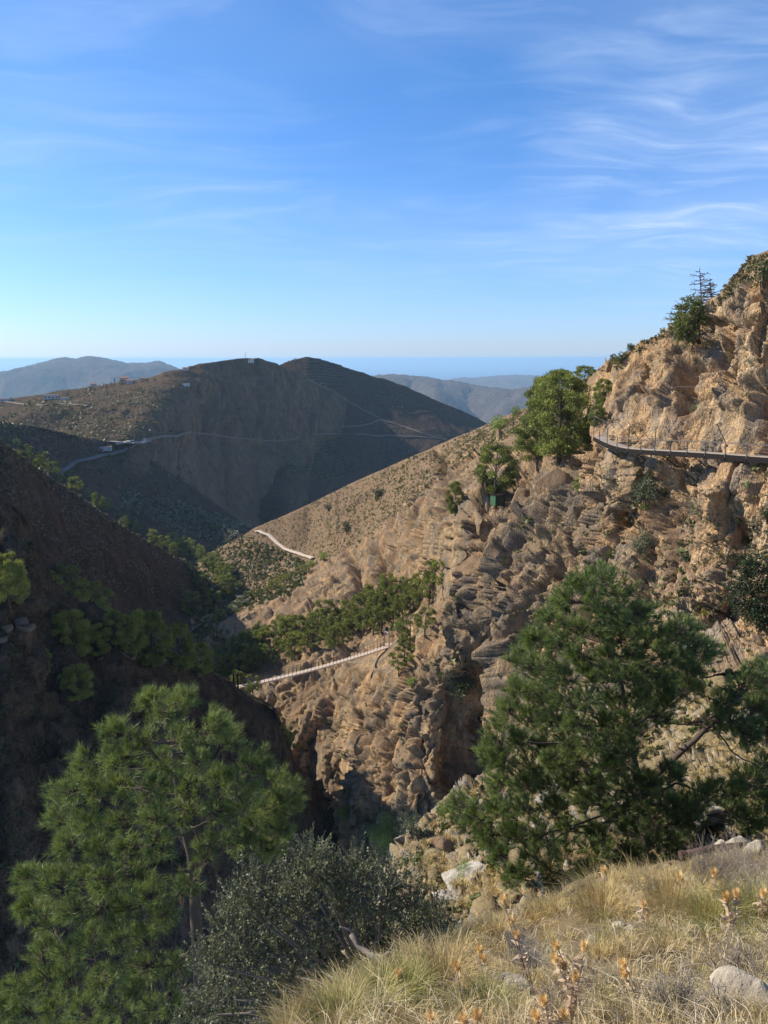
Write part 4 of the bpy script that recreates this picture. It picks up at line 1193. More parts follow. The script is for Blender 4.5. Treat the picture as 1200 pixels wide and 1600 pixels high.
def strip(name, pix, width, mat, lift=0.35, bank=1.0, kind='structure', parent=None):
    """a level road ribbon along picture points, set on the ground there, with a shoulder below it"""
    t = np.linspace(0, 1, len(pix) * 9)
    k = np.linspace(0, 1, len(pix))
    xs, ys = np.interp(t, k, [q[0] for q in pix]), np.interp(t, k, [q[1] for q in pix])
    c = np.array([ground(x, y) for x, y in zip(xs, ys)])
    md = np.array([np.median(c[max(0, i_ - 6):i_ + 7, 1]) for i_ in range(len(c))])
    bad = np.abs(c[:, 1] - md) > 0.035 * md
    c = np.where(bad[:, None], ray(xs, ys) * md[:, None], c)
    raw = c.copy()
    ker = np.ones(7) / 7
    c = np.stack([np.convolve(np.pad(c[:, i], 3, mode='edge'), ker, 'valid') for i in range(3)], -1)
    zr = raw[:, 2] - c[:, 2]
    zm = np.max([np.roll(zr, q_) for q_ in (-1, 0, 1)], axis=0)
    c[:, 2] += np.convolve(np.pad(np.clip(zm, 0, 2.5), 2, mode='edge'), np.ones(5) / 5, 'valid')
    c[:, 2] += lift
    d = np.gradient(c, axis=0)
    s = unit(np.stack([d[:, 1], -d[:, 0], 0 * d[:, 0]], -1)) * width / 2
    s *= np.where((s * c).sum(1) > 0, 1, -1)[:, None]     # + side lies away from the camera
    v = np.stack([c + s, c - s, c - s * (1 + 0.3 * bank) - [0, 0, bank * 0.8 + lift], c + s * 1.02 - [0, 0, bank * 0.8 + lift]], 1)
    n = len(c)
    i = np.arange(n - 1)[:, None] * 4
    j = np.arange(4)[None]
    f = np.stack([i + j, i + (j + 1) % 4, i + 4 + (j + 1) % 4, i + 4 + j], -1).reshape(-1, 4)
    o = mk(name, v.reshape(-1, 3), f, mat, parent=parent)
    return tag(o, kind=kind)


strip('dirt_road', [(400, 828), (405, 829), (412, 831), (424, 838), (436, 848), (450, 858), (466, 864), (482, 868), (492, 873)], 3.4, plain('pale_dirt', (0.36, 0.30, 0.24), 0.95), 0.3, 0.6)
strip('asphalt_road', [(364, 905), (372, 915), (380, 926), (381, 938), (374, 948), (360, 956)], 6.5, M_ASPHALT, 0.6)
strip('valley_road', [(88, 742), (100, 732), (116, 722), (136, 717), (160, 711), (186, 706), (196, 700)], 6, plain('worn_asphalt', (0.11, 0.11, 0.113), 0.9), 0.8)
strip('gravel_yard', [(172, 690), (186, 691), (200, 690), (214, 689), (222, 686)], 16, plain('pale_gravel', (0.20, 0.19, 0.18), 0.95), 0.8)
strip('track', [(198, 702), (212, 692), (224, 687), (244, 684), (262, 683), (285, 680), (320, 678), (355, 684), (400, 688), (440, 690), (470, 685), (505, 679), (540, 678), (575, 680), (620, 682), (660, 684), (694, 686)], 2.4, M_TRACK, 1.3)
strip('track', [(505, 672), (520, 668), (552, 667), (580, 663), (592, 656), (598, 658), (620, 663), (650, 674), (680, 684)], 2.2, M_TRACK, 1.3)
strip('track', [(478, 592), (500, 603), (525, 616), (550, 632), (575, 645), (594, 655)], 2.0, M_TRACK, 1.3)
strip('track', [(0, 626), (60, 634), (95, 630), (140, 634)], 3, M_TRACK, 0.5)
strip('path', [(0, 1002), (20, 997), (36, 985), (46, 978)], 1.6, plain('footpath_dust', (0.11, 0.088, 0.066), 0.95), 0.25, 0.4)
strip('path', [(150, 1030), (180, 1033), (205, 1029), (230, 1034)], 1.4, bpy.data.materials['footpath_dust'], 0.15, 0.3)
# terrace walls on the far peak
M_TERR = plain('terrace_earth', (0.085, 0.062, 0.045), 0.95, 0, 0.3, 0.3)
for k in range(8):
    y = 566 + k * 4.6
    x0 = 478 - k * 1.0
    strip('terrace', [(x0, y + 1), (x0 + 22, y - 1 + k * 0.2), (x0 + 44 + k * 3, y + 3), (x0 + 56 + k * 5, y + 7 - k * 0.1)], 2.2, M_TERR, 0.8, 1.6)

# ------------------------------------------------------------------ single shrubs on ridge and cliff


def bush_proto(seed, n=420, size=0.13, mat=None, flat=0.8):
    rg = np.random.default_rng(seed)
    B, D = [], []
    for _ in range(9):
        c = rg.normal(size=3) * np.array([0.22, 0.22, 0.14]) + np.array([0, 0, 0.42])
        u = unit(rg.normal(size=(n // 9, 3)))
        B.append(c + u * rg.uniform(0.08, 0.24, (n // 9, 1)) * np.array([1, 1, flat]))
        D.append(unit(u + rg.normal(size=(n // 9, 3)) * 0.6 + np.array([0, 0, 0.4])))
    v, f = spikes(np.concatenate(B), np.concatenate(D), size, size * 0.5)
    me = bpy.data.meshes.new('leaves')
    me.from_pydata(v.tolist(), [], f.tolist())
    me.materials.append(mat)
    tv, tf = merge([tube_arr(np.array([[0, 0, -0.1], [a * 0.5, b * 0.5, 0.2], [a, b, 0.45]]), [0.03, 0.02, 0.008], 4) for a, b in ((0.1, 0.05), (-0.12, 0.06), (0.02, -0.13))])
    ms = bpy.data.meshes.new('stems')
    ms.from_pydata(tv.tolist(), [], tf.tolist())
    ms.materials.append(M_BARK)
    return me, ms


M_BUSHG = leaf_mat('bright_bush_leaves', (0.09, 0.13, 0.03), (0.22, 0.28, 0.07), 4, 0.25)
M_GREYBUSH = leaf_mat('grey_bush_leaves', (0.07, 0.085, 0.05), (0.17, 0.19, 0.12), 4, 0.2)
BP = {'near_dark': [bush_proto(i, 4500, 0.036, M_DARKLEAF) for i in (7, 8)], 'near_green': [bush_proto(i, 4500, 0.036, M_BUSHG) for i in (9, 10)], 'dark': [bush_proto(i, 800, 0.09, M_DARKLEAF) for i in (1, 2)], 'green': [bush_proto(i, 800, 0.09, M_BUSHG) for i in (3, 4)], 'grey': [bush_proto(i, 800, 0.08, M_GREYBUSH) for i in (5, 6)]}


def shrub(px, py, wpx, kind, label, group=None, tall=1.0, name='shrub', up=0.0):
    g = ground(px, py)
    s = wpx / F * g.y / 0.72
    me, ms = BP[kind][int(RNG.integers(2))]
    o = empty(name, (g.x, g.y, g.z - 0.08 * s + up), label, 'shrub', group, RNG.uniform(0, 6.28), (s, s, s * tall))
    for nm, d in (('leaves', me), ('stems', ms)):
        c = bpy.data.objects.new(nm, d)
        COL.objects.link(c)
        c.parent = o
    return o


for a in [(590, 778, 17, 'dark', 'dark green shrub beside the ditch on the sunny ridge'), (512, 798, 13, 'dark', 'small dark shrub low on the sunny ridge, left of the ditch'), (541, 832, 18, 'dark', 'rounded dark shrub below the ditch on the ridge'),
          (776, 672, 26, 'green', 'bright shrub on the ridge beside the pale rock spike'), (804, 648, 15, 'green', 'small green shrub near the ridge skyline'), (905, 772, 26, 'green', 'bright shrub on the sunny ground below the walkway start'),
          (1010, 790, 36, 'grey', 'grey-green shrub hanging on the cliff under the walkway'), (1018, 772, 26, 'grey', 'upper grey shrub on the cliff under the walkway'), (1006, 798, 14, 'green', 'bright green tuft at the foot of the grey cliff shrub'),
          (1096, 812, 34, 'grey', 'low grey shrub on the cliff ledge, mid height'), (1000, 862, 30, 'grey', 'grey cushion shrub on the rock ledge above the large pine'), (1123, 795, 18, 'green', 'yellow-green tuft on the cliff'),
          (1090, 648, 24, 'grey', 'grey shrub just above the walkway'), (1198, 812, 22, 'dark', 'dark shrub on the cliff at the right edge'), (1070, 880, 20, 'dark', 'dark little shrub right above the large pine'),
          (720, 1085, 42, 'dark', 'dark ivy-like shrub hanging in the shaded hollow of the pillar'), (720, 1060, 30, 'dark', 'upper part of the dark shrubs in the shaded pillar hollow'), (694, 1058, 16, 'green', 'yellowish tuft on the edge of the shaded hollow'),
          (620, 985, 14, 'green', 'small bright shrub above the footbridge end'), (655, 832, 16, 'green', 'light green shrub growing in the crag above the wooded bench'), (512, 1290, 40, 'dark', 'dark green shrub at the shaded bottom of the gorge'),
          (540, 1272, 26, 'green', 'sun-touched shrub at the bottom of the gorge'), (640, 1300, 34, 'grey', 'grey-green shrub at the foot of the pillar'), (600, 1325, 56, 'near_green', 'broad green shrub in front of the pillar foot'), (570, 1345, 46, 'grey', 'grey shrub left of the broad one at the pillar foot'),
          (690, 1275, 26, 'green', 'olive-green shrub on the stony slope by the pillar'), (735, 1262, 18, 'green', 'small shrub at the top edge of the stony slope'), (700, 1430, 40, 'near_dark', 'low dark green bush below the pale slab'), (740, 1425, 34, 'near_dark', 'dark bush between the pale slab and the yellow grass'), (668, 1440, 30, 'near_dark', 'dark bush right of the grey oak'),
          (720, 1370, 26, 'near_green', 'pale green bush on the pale slab'), (980, 545, 12, 'dark', 'tiny dark shrub on the cliff skyline'), (968, 566, 16, 'dark', 'dark wind-bent shrub at the lower cliff skyline'), (1168, 418, 9, 'dark', 'tiny shrub on the highest skyline rock'),
          (1196, 445, 34, 'dark', 'dark shrub near the top of the cliff at the right edge'), (505, 875, 14, 'green', 'bright shrub at the end of the dirt road'), (488, 884, 12, 'green', 'small bright bush below the dirt road end'), (860, 1010, 20, 'green', 'tuft on the rock left of the large pine'),
          (1020, 1000, 30, 'green', 'yellow-green bush on the slope behind the large pine'), (640, 1075, 16, 'green', 'small tuft on the pillar top')]:
    shrub(*a)
# big evergreen shrub at the right edge
g = ground(1178, 985)
cl_ = [(P(x, y, 61 + RNG.uniform(-1.5, 1.5)), 1.0) for x, y in [(1165, 900), (1185, 890), (1205, 895), (1155, 925), (1175, 925), (1195, 920), (1215, 925), (1160, 950), (1185, 950), (1205, 955), (1180, 972), (1230, 940), (1235, 905), (1165, 880), (1190, 965)]]
leafy('evergreen_shrub', 'large dark evergreen shrub at the right picture edge below the walkway', P(1190, 990, 62.5), cl_, 60, 14, 0.20, 0.10, M_DARKLEAF, M_BARK, 'shrub', twl=0.8, up=0.3)
# the small oak on the cliff edge and the bare tree behind it
g0 = ground(1092, 540)
cl_ = [(P(x, y, g0.y - 0.6 + RNG.uniform(-1.0, 1.0)), 0.85) for x, y in [(1078, 472), (1090, 476), (1066, 484), (1082, 487), (1096, 490), (1060, 498), (1074, 502), (1090, 504), (1057, 513), (1070, 518), (1084, 517), (1099, 500), (1078, 530), (1062, 526)]]
leafy('oak_tree', 'small dense oak on the cliff edge beneath the bare tree', P(1094, 538, g0.y), cl_, 60, 14, 0.20, 0.11, leaf_mat('cliff_oak_leaves', (0.07, 0.085, 0.025), (0.16, 0.18, 0.06), 1.2, 0.25), M_BARK, 'tree', twl=0.6, up=0.4)


def bare_tree(px, pyb, pyt, dist, label, spread, seed):
    rg = np.random.default_rng(seed)
    b, t = P(px, pyb, dist), P(px - 3, pyt, dist)
    o = empty('bare_tree', b.tolist(), label, 'tree')
    H = t[2] - b[2]
    line = bez(b - b, (t - b) * 0.5 + [0.1, 0, 0], t - b, 10)
    v, f = tube_arr(line, np.linspace(0.13, 0.025, 10), 7)
    mk('trunk', v, f, M_DEAD, smooth=True, parent=o)
    parts = []
    for k in range(34):
        u = rg.uniform(0.12, 0.97)
        s = line[0] * (1 - u) + line[-1] * u
        a = rg.uniform(0, 2 * np.pi)
        L = spread * (1.08 - u) * rg.uniform(0.6, 1.15)
        e = s + np.array([math.cos(a) * L, math.sin(a) * L, L * rg.uniform(-0.15, 0.3)])
        m_ = (s + e) / 2 + np.array([0, 0, -0.06 * L])
        q = bez(s, m_, e, 6)
        parts.append(tube_arr(q, np.linspace(0.065, 0.026, 6), 4))
        for w_ in range(5):
            r_ = q[rg.integers(2, 6)]
            e2 = r_ + (e - s) * rg.uniform(0.15, 0.35) + rg.normal(size=3) * 0.16 * L
            parts.append(tube_arr(np.stack([r_, (r_ + e2) / 2 + rg.normal(size=3) * 0.03, e2]), [0.034, 0.028, 0.02], 3))
    v, f = merge(parts)
    mk('branches', v, f, M_DEAD, parent=o)


bare_tree(1096, 492, 418, g0.y + 4, 'taller bare dead tree standing on the skyline behind the small oak', 3.0, 3)
bare_tree(1112, 482, 434, g0.y + 5, 'shorter bare dead tree on the skyline, right of the taller one', 2.2, 4)
bare_tree(1062, 512, 474, g0.y + 2, 'bare dead branches low at the left of the small oak', 2.2, 5)

# ------------------------------------------------------------------ the steel walkway on the cliff
M_STEEL = plain('weathered_steel', (0.12, 0.10, 0.088), 0.6, 0.2, 0.2, 2)
M_DARKSTEEL = plain('dark_steel', (0.016, 0.013, 0.012), 0.8, 0.0, 0.2, 2, 0.08)
M_DECK = plain('timber_deck', (0.34, 0.28, 0.22), 0.85, 0, 0.2, 3)
M_CABLE = plain('steel_cable', (0.22, 0.21, 0.20), 0.4, 0.7, 0.1, 5)
WK = [(926, 681, 97.5), (934, 686, 95.0), (946, 692, 92.6), (960, 697, 90.4), (976, 700.5, 88.2), (1000, 702.5, 85.2), (1040, 704.5, 81.2), (1080, 706.5, 77.8), (1120, 709, 74.8), (1160, 712, 72.2), (1200, 715, 69.8), (1260, 719, 66.8), (1320, 723, 64)]
t = np.linspace(0, len(WK) - 1, 60)
wl = np.stack([np.interp(t, range(len(WK)), P([q[0] for q in WK], [q[1] for q in WK], [q[2] for q in WK])[:, i]) for i in range(3)], -1)
ker = np.ones(7) / 7
wl = np.stack([np.convolve(np.pad(wl[:, i], 3, mode='edge'), ker, 'valid') for i in range(3)], -1)
ln = np.concatenate([[0], np.cumsum(np.linalg.norm(np.diff(wl, axis=0), axis=1))])


def along(s):
    return np.array([np.interp(s, ln, wl[:, i]) for i in range(3)])


walk = empty('walkway', wl[30].tolist(), 'steel hanging walkway with railings bolted along the sunlit cliff', 'walkway')
W0 = wl[30]
tot = ln[-1]


def wside(s):
    d = along(min(s + 0.5, tot)) - along(max(s - 0.5, 0))
    k = np.array([d[1], -d[0], 0])
    k /= np.linalg.norm(k)
    return -k if k[0] < 0 else k      # towards the rock


WID = 1.25
ds = MB()
WID_ = 0
segs = int(tot / 1.2)
step_ = tot / segs
dk = None
for i in range(segs):
    a, b = along(i * step_) - W0, along((i + 1) * step_ - 0.02) - W0
    s = wside((i + 0.5) * step_)
    mb = MB()
    for q in (0,):
        mb.beam(a + s * (WID / 2 + 0.06), b + s * (WID / 2 + 0.06), WID - 0.04, 0.06)
    mb.build('deck_panel', M_DECK, walk)
for off in (0.04, WID - 0.04):
    mb = MB()
    for i in range(segs):
        a, b = along(i * step_) - W0, along((i + 1) * step_) - W0
        s = wside((i + 0.5) * step_)
        mb.beam(a + s * off - [0, 0, 0.30], b + s * off - [0, 0, 0.30], 0.10, 0.50)
    mb.build('girder', M_DARKSTEEL, walk)
for i in range(0, segs + 1, 2):
    s = wside(i * step_)
    a = along(i * step_) - W0
    mb = MB()
    mb.beam(a - [0, 0, 0.44] - s * 0.1, a + s * (WID + 2.2) - [0, 0, 0.44], 0.08, 0.14)
    if i % 4 == 0:
        mb.beam(a - [0, 0, 0.46] + s * 0.9, a + s * (WID + 2.0) - [0, 0, 2.0], 0.07, 0.09)
    mb.build('bracket', M_DARKSTEEL, walk)
zt = {}
for i in range(0, segs + 1):
    if i % 2:
        continue
    s = wside(i * step_)
    a = along(i * step_) - W0
    x_ = i * step_ / tot
    tall = (x_ < 0.50 and (i // 2) % 2 == 0)
    mb = MB()
    h = 2.5 if tall else 1.08
    mb.beam(a - [0, 0, 0.3], a + [0, 0, h], 0.075, 0.075)
    mb.build('post', M_STEEL, walk)
    if tall:
        mb = MB()
        mb.beam(a + [0, 0, 2.5], a + s * WID + [0, 0, 2.5], 0.05, 0.05)
        mb.beam(a + s * WID + [0, 0, 2.5], a + s * (WID + 1.5) + [0, 0, 0.9], 0.05, 0.05)
        mb.build('frame', M_STEEL, walk)
    elif (i // 2) % 3 == 0:
        mb = MB()
        mb.beam(a + s * WID + [0, 0, 2.9], a + s * (WID + 1.5) + [0, 0, 0.8], 0.05, 0.06)
        mb.build('strut', M_DARKSTEEL, walk)
for hh, rd, nm in ((1.08, 0.035, 'handrail'), (0.75, 0.018, 'rail_cable'), (0.45, 0.018, 'rail_cable'), (0.15, 0.018, 'rail_cable')):
    mb = MB()
    mb.tube([along(i * step_) - W0 + [0, 0, hh] for i in range(segs + 1)], rd, 4)
    mb.build(nm, M_STEEL if rd > 0.02 else M_CABLE, walk)
mb = MB()
mb.tube([along(i * step_) - W0 + wside(i * step_) * WID + [0, 0, 1.08] for i in range(segs + 1)], 0.022, 4)
mb.build('handrail', M_STEEL, walk)
mb = MB()
mb.tube([along(i * step_) - W0 + [0, 0, 2.5] for i in range(int(segs * 0.5))], 0.022, 4)
mb.build('top_rail', M_STEEL, walk)
# safety line strung on the cliff higher up
mb = MB()
q0, q1 = P(1055, 604, 89), P(1215, 600, 74)
mb.tube(bez(q0 - q0, (q1 - q0) / 2 - [0, 0, 0.3], q1 - q0, 8), 0.02, 4)
o = mb.build('safety_cable', M_CABLE)
o.location = q0
tag(o, 'thin steel cable stretched across the cliff above the walkway', 'cable')

# ------------------------------------------------------------------ the footbridge
A, B_ = P(602, 1011, 190), P(372, 1073, 162)
br = empty('footbridge', ((A + B_) / 2).tolist(), 'narrow suspension footbridge with pale deck and mesh railings spanning the gorge', 'bridge')
O = (A + B_) / 2
Ld = np.linalg.norm(B_ - A)
dirb = (B_ - A) / Ld
sb = unit(np.array([dirb[1], -dirb[0], 0]))
M_PALE = plain('pale_planks', (0.58, 0.47, 0.37), 0.8, 0, 0.12, 2)


def bp(t, s=0.0, z=0.0):
    return A + (B_ - A) * t + sb * s + np.array([0, 0, z - 2.6 * 4 * t * (1 - t) * 0.25]) - O


NPL = 96
for i in range(NPL):
    a, b = bp(i / NPL), bp((i + 0.94) / NPL)
    mb = MB()
    mb.beam(a, b, 1.3, 0.12)
    mb.build('plank', M_PALE, br)
for s in (-0.68, 0.68):
    mb = MB()
    for i in range(24):
        mb.beam(bp(i / 24, s, -0.10), bp((i + 1) / 24, s, -0.10), 0.10, 0.30)
    mb.build('stringer', M_PALE, br)
    mb = MB()
    mb.tube([bp(i / 24, s, 1.75) for i in range(25)], 0.035, 4)
    mb.build('handrail_cable', M_STEEL, br)
    for hh in (0.6, 1.15):
        mb = MB()
        mb.tube([bp(i / 24, s, hh) for i in range(25)], 0.015, 4)
        mb.build('mesh_cable', M_STEEL, br)
    for i in range(1, 40):
        mb = MB()
        mb.beam(bp(i / 40, s, 0), bp(i / 40, s, 1.8), 0.09, 0.09)
        mb.build('rail_post', M_STEEL, br)
M_PYL = plain('pylon_steel', (0.42, 0.38, 0.34), 0.5, 0.3, 0.1, 2)
for t in (-0.012, 1.012):
    for s in (-0.95, 0.95):
        mb = MB()
        mb.beam(bp(t, s, -1.0), bp(t, s, 4.8 if t < 0 else 3.6), 0.30, 0.30)
        mb.build('pylon', M_PYL if t < 0 else M_DARKSTEEL, br)
    mb = MB()
    mb.beam(bp(t, -0.95, 4.0 if t < 0 else 3.2), bp(t, 0.95, 4.0 if t < 0 else 3.2), 0.16, 0.22)
    mb.build('crossbeam', M_PYL if t < 0 else M_DARKSTEEL, br)
mb = MB()
mb.box(bp(-0.012, 0, 3.2), (0.08, 0.6, 0.8))
mb.build('notice_panel', plain('sign_blue', (0.16, 0.20, 0.34), 0.5), br)
mb = MB()
mb.box(bp(-0.045, 0, -0.65), (3.2, 3.4, 1.1))
mb.build('anchor_block', plain('pink_concrete', (0.42, 0.30, 0.23), 0.9, 0, 0.15, 2), br)
# door-like gate posts at the landing
mb = MB()
g = A + sb * 0.2 - dirb * 6.0
for k in range(3):
    mb.beam(g + [k * 0.9, 0, -0.6], g + [k * 0.9, 0, 2.4], 0.12, 0.12)
mb.beam(g + [0, 0, 2.3], g + [1.8, 0, 2.3], 0.08, 0.08)
o = mb.build('gate', M_DARKSTEEL)
tag(o, 'dark gate frame at the bridge landing beside the pines', 'gate')

# ------------------------------------------------------------------ green shed, houses, masts
M_SHED = plain('green_sheet_metal', (0.045, 0.105, 0.05), 0.5, 0.1, 0.12, 3)
g = min([ground(766 + a_, 786) for a_ in (-10, -5, 0, 5, 10)], key=lambda q: q.y)
g = g * ((g.y - 1.2) / g.y)
sh = empty('shed', (g.x, g.y, g.z - 0.2), 'small green metal shed under the round pine on the crag', 'shed', rz=R(28))
sh.scale = (0.82,) * 3
mb = MB(); mb.box((0, 0, 1.15), (2.6, 2.0, 2.3)); mb.build('body', plain('shaded_green_metal', (0.02, 0.03, 0.02), 0.7), sh)  # the front's shade is put into this darkened copy of the green
mb = MB(); mb.box((-1.33, 0, 1.1), (0.06, 1.9, 2.1)); mb.build('lit_side', M_SHED, sh)  # thin sheet in the plain green, painted-in lit side towards the sun
mb = MB(); mb.box((0, 0, 2.36), (2.8, 2.2, 0.10)); mb.build('roof', M_DARKSTEEL, sh)
mb = MB(); mb.box((0.3, -1.02, 1.0), (0.9, 0.05, 1.9)); mb.build('door', plain('dark_green_door', (0.03, 0.06, 0.035), 0.6), sh)
M_WALLW = plain('lime_wall', (0.42, 0.40, 0.37), 0.85, 0, 0.08, 0.5)
M_WALLP = plain('pink_wall', (0.42, 0.28, 0.22), 0.85, 0, 0.08, 0.5)
M_ROOF = plain('clay_tile_roof', (0.24, 0.15, 0.11), 0.9, 0, 0.2, 2)
M_GLASS = plain('dark_window', (0.03, 0.035, 0.045), 0.2)


def house(px, py, size, label, wall, flat=False, rz=0.3, nwin=3, roofm=None):
    g = ground(px, py)
    w_, d_, h_ = size
    o = empty('house', (g.x, g.y, g.z - 0.5), label, 'house', None, rz)
    mb = MB(); mb.box((0, 0, h_ / 2 + 0.3), (w_, d_, h_ + 0.6)); mb.build('wall', wall, o)
    mb = MB()
    z = h_ + 0.6
    if flat:
        mb.box((0, 0, z + 0.12), (w_ + 0.5, d_ + 0.5, 0.24))
    else:
        a, b, r = w_ / 2 + 0.4, d_ / 2 + 0.4, h_ * 0.35
        mb.add([(-a, -b, z), (a, -b, z), (a, b, z), (-a, b, z), (-a, 0, z + r), (a, 0, z + r), (-a, -b, z - .2), (a, -b, z - .2), (a, b, z - .2), (-a, b, z - .2)], [(0, 1, 5, 4), (2, 3, 4, 5), (0, 4, 3), (1, 2, 5), (6, 7, 1, 0), (7, 8, 2, 1), (8, 9, 3, 2), (9, 6, 0, 3), (9, 8, 7, 6)])
    mb.build('roof', roofm or M_ROOF, o)
    for k in range(nwin):
        mb = MB(); mb.box((-w_ / 2 + w_ * (k + 0.5) / nwin, -d_ / 2 - 0.03, h_ * 0.58), (w_ * 0.11, 0.08, h_ * 0.3)); mb.build('window', M_GLASS, o)
    return o


house(391, 567, (7, 6, 3.4), 'small white house on top of the broad hill', M_WALLW, nwin=2)
house(80, 623.5, (15, 8, 4), 'long low white house on the left ridge', M_WALLW, True, nwin=4)
house(100, 625, (8, 6, 3), 'small white outbuilding right of the long low house', M_WALLW, True, nwin=2)
house(194, 598, (9, 7, 5.4), 'pink house on the far left skyline', M_WALLP, nwin=2)
house(203, 598, (7, 6, 3.4), 'low annexe right of the pink house', M_WALLW, nwin=1)
house(8, 627, (12, 6, 3), 'white house at the left picture edge on the ridge', M_WALLW, True, nwin=3)
house(146, 604, (6, 5, 3), 'tiny white hut on the skyline left of the pink house', M_WALLW, nwin=1)
house(222, 594, (6, 5, 3), 'small hut on the skyline right of the pink house', M_WALLP, nwin=1)
house(288, 579, (6, 4, 2.5), 'small white hut in the middle of the hill skyline', M_WALLW, nwin=1)
house(290, 600, (9, 5, 2.5), 'flat white shelter below the skyline of the broad hill', M_WALLW, True, nwin=2)
house(165, 703, (9, 5, 2.6), 'grey flat-roofed building on the valley road', plain('grey_render', (0.30, 0.31, 0.33), 0.8), True, nwin=2)


def mast(px, py, h, label):
    g = ground(px, py)
    o = empty('mast', (g.x, g.y, g.z), label, 'mast')
    mb = MB(); mb.tube([(0, 0, -0.5), (0, 0, h)], [h * 0.03, h * 0.015], 5); mb.build('pole', M_STEEL, o)
    mb = MB(); mb.box((0, 0, h * 0.95), (h * 0.10, h * 0.10, h * 0.10)); mb.build('antenna', M_WHITE, o)


mast(385, 563, 10, 'thin mast beside the white house on the hilltop')
mast(139, 562, 24, 'thin mast on the summit of the bluish far hill')


def cypress(px, py, hpx, label, wide=0.22, k=0):
    pine_px(px, py, hpx, label, 'small trees on the far left ridge', None, wide, k=2, name='cypress_tree')


cypress(178, 602, 13, 'slim dark cypress left of the pink house')
for x, y, h, w_, lb in [(187, 601, 6, 1.2, 'round dark tree directly left of the pink house'), (166, 604, 6, 1.0, 'dark tree left of the cypress'), (172, 603, 5, 1.3, 'low tree between cypress and dark tree'), (44, 633, 9, 1.2, 'dark round tree left of the long low house'), (78, 633, 9, 0.8, 'dark tree in front of the long low house'),
                         (17, 627, 6, 0.7, 'dark small tree right of the edge house'), (140, 606, 5, 1.3, 'round tree by the tiny white hut'), (258, 588, 5, 1.1, 'round tree on the skyline right of the pink house'), (229, 596, 5, 1.3, 'dark tree by the small pink hut'), (240, 595, 4, 1.6, 'low dark tree on the skyline'), (394, 562, 4, 1.4, 'low tree beside the hilltop house'), (461, 563, 4, 1.0, 'small tree on the left shoulder of the terraced peak'), (450, 567, 4, 1.2, 'lower small tree on the shoulder of the terraced peak'),
                         (195, 704, 9, 1.5, 'dark tree cluster by the gravel yard'), (204, 702, 7, 1.2, 'small dark tree right of the gravel yard')]:
    pine_px(x, y, h, lb, 'small trees on the far left ridge', None, w_)

# ------------------------------------------------------------------ the bank in front: stones, pipe, grass, thistles, dead bushes


def stone(px, py, size, label, d=None, mat=None, seed=0, sub=4, sink=0.3, rz=0.0, dist=None):
    """a broken, bedded stone; size = (across, deep, high) in metres"""
    g = ground(px, py) if dist is None else PV(px, py, dist)
    n = 2 ** sub
    rg = np.random.default_rng(seed + 50)
    a, b = np.meshgrid(np.linspace(0, np.pi, n + 1), np.linspace(0, 2 * np.pi, 2 * n, endpoint=False), indexing='ij')
    u = np.stack([np.sin(a) * np.cos(b), np.sin(a) * np.sin(b), np.cos(a)], -1).reshape(-1, 3)
    r = np.full(len(u), 9.0)
    for k in range(13):                    # cut by planes: flat broken faces
        q = unit(rg.normal(size=3))
        c = (u @ q)
        dd = rg.uniform(0.62, 1.0)
        r = np.where(c > 0.05, np.minimum(r, dd / np.maximum(c, 0.05)), r)
    r = np.minimum(r, 1.35)
    v = u * r[:, None]
    v = v + u * (0.05 * fbm(v * 2.5 + seed, 3) + 0.03 * fbm(v * 9 + seed, 2, ridged=True))[:, None]
    v = v * np.array(size) / 2
    i = np.arange(n)[:, None] * 2 * n
    j = np.arange(2 * n)[None]
    k = (j + 1) % (2 * n)
    f = np.stack([i + j, i + 2 * n + j, i + 2 * n + k, i + k], -1).reshape(-1, 4)
    o = mk('stone', v, f, mat or M_STONE)
    o.location = (g.x, g.y, g.z - size[2] * sink + size[2] * (0.3 if g.y > 17 else 0.62))
    o.rotation_euler = (rg.uniform(-.25, .25), rg.uniform(-.25, .25), rz)
    return tag(o, label, 'stone')


